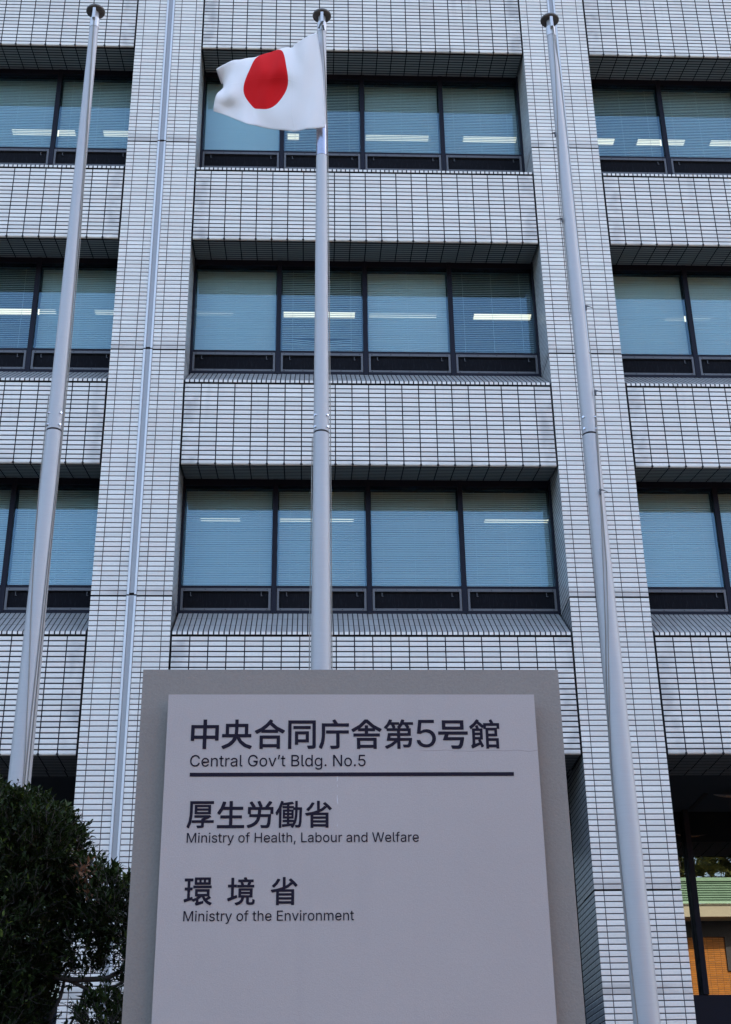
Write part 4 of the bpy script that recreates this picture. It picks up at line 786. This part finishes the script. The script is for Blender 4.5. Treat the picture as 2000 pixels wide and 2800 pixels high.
def tl_(p): return Vector((p[0]-TX, p[1]-TY, p[2]))
crown = MB(); twigs = MB()
# foliage pads: centre, radii, sprigs, droop of density
PADS = [((-2.25, -9.28, 3.29), (.24, .36, .26), 330), ((-2.5, -9.26, 3.37), (.36, .42, .25), 420), ((-2.78, -9.2, 2.98), (.74, .60, .66), 1150), ((-2.40, -9.28, 3.05), (.34, .45, .54), 420), ((-2.47, -9.3, 2.74), (.37, .45, .5), 400), ((-2.78, -9.25, 2.38), (.66, .5, .62), 860), ((-2.38, -9.28, 2.30), (.23, .35, .5), 260),
        ((-1.98, -9.3, 3.10), (.14, .25, .17), 80), ((-1.84, -9.32, 2.98), (.17, .28, .19), 135), ((-1.68, -9.32, 2.92), (.2, .28, .2), 90), ((-1.98, -9.3, 2.86), (.14, .25, .14), 46), ((-1.62, -9.3, 2.72), (.16, .25, .2), 50),
        ((-1.92, -9.25, 2.70), (.16, .20, .06), 18), ((-1.80, -9.3, 2.42), (.17, .28, .15), 90), ((-1.72, -9.2, 2.22), (.26, .3, .22), 130), ((-1.98, -9.25, 2.36), (.05, .2, .2), 14), ((-3.5, -9.1, 2.8), (.7, .6, .8), 300)]
for c_, rr_, n in PADS:
    c_ = Vector(c_)
    for i in range(int(n*2.6)):
        v = rv(); rad = rnd.uniform(.7, 1.0)**.5 if rnd.random() < .6 else rnd.uniform(.2, .9)
        p = c_ + Vector((v.x*rr_[0], v.y*rr_[1], v.z*rr_[2]))*rad
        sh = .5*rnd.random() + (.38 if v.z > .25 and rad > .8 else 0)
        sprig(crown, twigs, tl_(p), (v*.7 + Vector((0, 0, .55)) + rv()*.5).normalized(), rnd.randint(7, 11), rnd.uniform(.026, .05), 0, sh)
for i in range(14):
    p = Vector((-1.97, -9.48, 3.14)) + Vector((rnd.uniform(-.06, .06), rnd.uniform(-.08, .08), rnd.uniform(-.09, .06)))
    sprig(crown, twigs, tl_(p), (Vector((.2, -.3, -.4)) + rv()*.7).normalized(), 6, .045, 1)
for i in range(18):   # shoots standing proud of the clipped top
    x = rnd.uniform(-2.7, -1.8); zt = 3.66 if x < -2.25 else 3.66 - (x+2.25)*1.0
    sprig(crown, twigs, tl_((x, rnd.uniform(-9.5, -9.1), zt+rnd.uniform(-.16, -.06))), (Vector((rnd.uniform(-.4, .4), rnd.uniform(-.3, .2), 1))).normalized(), 7, .05, 0, .8)
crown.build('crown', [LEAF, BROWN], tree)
twigs.build('twigs', BARK, tree)
mb = MB(); mb.tube([(0, 0, 0), (.03, -.03, .7), (-.02, -.05, 1.4), (.05, -.05, 2.0), (.12, -.05, 2.7)], [.13, .10, .09, .075, .04], 14); mb.build('trunk', BARK, tree)
def branch(pts, r0_, r1_):
    mb = MB(); n = len(pts); mb.tube([tl_(p) for p in pts], [r0_+(r1_-r0_)*i/(n-1) for i in range(n)], 8); mb.build('branch', BARK, tree)
branch([(-3.0, -9.2, 1.9), (-2.55, -9.25, 2.45), (-2.25, -9.28, 2.70), (-2.02, -9.3, 2.655), (-1.85, -9.3, 2.66), (-1.68, -9.3, 2.75)], .026, .009)
branch([(-2.05, -9.3, 2.66), (-1.92, -9.28, 2.60), (-1.80, -9.27, 2.63), (-1.60, -9.25, 2.74)], .011, .006)
branch([(-2.9, -9.2, 1.5), (-2.45, -9.22, 2.0), (-2.18, -9.25, 2.35), (-2.08, -9.27, 2.58), (-2.06, -9.28, 2.70)], .013, .008)
branch([(-2.6, -9.2, 1.4), (-2.25, -9.25, 2.0), (-2.12, -9.25, 2.25), (-1.98, -9.28, 2.52), (-1.96, -9.28, 2.62)], .009, .006)
branch([(-2.3, -9.2, 1.6), (-1.95, -9.25, 2.1), (-1.80, -9.27, 2.28), (-1.72, -9.28, 2.42)], .014, .006)
branch([(-2.3, -9.25, 2.68), (-2.1, -9.3, 2.82), (-1.9, -9.32, 2.92), (-1.78, -9.3, 3.05)], .014, .004)
branch([(-2.9, -9.1, 2.2), (-2.6, -9.2, 2.7), (-2.3, -9.3, 3.0), (-2.1, -9.32, 3.2)], .03, .006)
branch([(-2.9, -9.1, 2.4), (-2.75, -9.2, 3.0), (-2.6, -9.25, 3.4)], .035, .008)
branch([(-2.95, -9.2, 2.1), (-3.2, -9.2, 2.6), (-3.4, -9.25, 3.2)], .045, .010)

# ------------------------------------------------------------------ across the forecourt: the low building and trees mirrored in the lobby glass
OY = -36.2
low = thing('tiled_pavilion', 'orange-brown tiled low building with green ribbed copper fascia, mirrored in the lobby glass', 'building', (0, OY, 0))
brown = tile_mat('orange_tile', (.36, .13, .010), .26, .085, .012, .014, joint=(.10, .05, .02), jit=.2)
copper = simple('green_copper', (.12, .21, .14), .55, .1, .2, 2)
mb = MB(); mb.box(9, 24, -14, 0, 0, 12.5); mb.build('wall', brown, low)
mb = MB()
def arc_band(z0, z1, y0, y1, mi=0, n=24):
    for i in range(n):
        xa, xb = 8.4+16*i/n, 8.4+16*(i+1)/n
        ya = .5*math.cos((xa-13)/12); yb = .5*math.cos((xb-13)/12)
        mb.face([(xb, y0+yb, z0), (xa, y0+ya, z0), (xa, y1+ya, z1), (xb, y1+yb, z1)], None, mi)
mb = MB(); arc_band(11.97, 12.48, .55, .55); arc_band(11.97, 11.97, -2, .55)
mb.build('fascia', simple('cream_fascia', (.34, .31, .22), .7), low)
mb = MB()
for i in range(9): 
    z = 12.55+i*.10; arc_band(z, z+.07, .60-i*.02, .54-i*.02); arc_band(z+.07, z+.10, .54-i*.02, .58-i*.02)
mb.build('roof', copper, low)
mb = MB(); arc_band(12.48, 12.56, .64, .64); arc_band(13.42, 13.56, .46, .50); arc_band(13.56, 13.56, .50, -3); mb.build('roof_trim', simple('pale_copper_trim', (.28, .45, .31), .5), low)
mb = MB(); mb.box(16.36, 18.6, .0, .05, 9.98, 11.33); mb.box(9.01, 23.99, .0, .04, 11.33, 11.99); mb.build('opening_and_eave_shadow', MAT['tile_dark'], low)  # doorway, then a long dark strip standing in for the eave's shadow
def conifer(x, y, h, seed, label):
    r_ = random.Random(seed)
    t = thing('conifer_tree', label, 'tree', (x, y, 0), 'conifers behind the pavilion')
    mb = MB(); mb.tube([(0, 0, 0), (.1, 0, h*.5), (0, 0, h)], [.35, .22, .03], 8); mb.build('trunk', BARK, t)
    mb = MB(); n = int(h*9)
    for i in range(n):
        z = h*(.25+.74*i/n); L = (h-z)*.30+.7; a = i*2.4+r_.uniform(-.3, .3)
        for j in range(7):
            q = Vector((math.cos(a)*L*j/7, math.sin(a)*L*j/7, z - .09*L*(j/7)**2*3 + .35*L*(j/7)))
            for s in range(10):
                d = Vector((math.cos(a)+r_.uniform(-.9, .9), math.sin(a)+r_.uniform(-.9, .9), r_.uniform(-.6, .1))).normalized(); ll = r_.uniform(.35, .8)
                sdv = d.cross(Vector((0, 0, 1))).normalized()*ll*.07; sh = (r_.random(), r_.random()*.9)
                mb.face([q, q+d*ll*.5+sdv, q+d*ll, q+d*ll*.5-sdv], [sh]*4)
    mb.build('crown', NEEDLE, t)
NEEDLE = leaf_mat('conifer_needles', (.045, .06, .02), (.10, .11, .03), (.14, .13, .05))
conifer(14.6, -51, 20, 1, 'broad conifer behind the copper roof, nearest the pillar in the reflection')
conifer(18.4, -50, 23, 2, 'tall dark conifer behind the copper roof, second from the pillar in the reflection')
conifer(22.4, -52, 21, 3, 'pale conifer behind the copper roof, farthest from the pillar in the reflection')
# the park belt beyond, one mass of foliage added to block the low sky
mb = MB(); rb = random.Random(5)
for i in range(36000):
    a_ = R(rb.uniform(-165, -15)); dd = 62 + rb.uniform(-7, 7)
    h_ = 17.5 + 3.5*math.sin(a_*9) + 2*math.sin(a_*23)
    p = Vector((dd*math.cos(a_)*1.3, dd*math.sin(a_), rb.uniform(0, 1)**.8*h_))
    d = Vector((rb.uniform(-1, 1), rb.uniform(-1, 1), rb.uniform(-.8, .8))).normalized(); e_ = d.cross(Vector((rb.uniform(-1, 1), rb.uniform(-1, 1), rb.uniform(-1, 1)))).normalized()
    q = rb.uniform(.5, 1.1); sh = (rb.random(), rb.random()*.9)
    mb.face([p, p+d*q*.5+e_*q*.4, p+d*q, p+d*q*.5-e_*q*.4], [sh]*4)
belt = mb.build('sky_blocking_trees', leaf_mat('belt_foliage', (.020, .028, .010), (.045, .055, .016), (.07, .075, .025))); belt['kind'] = 'stuff'
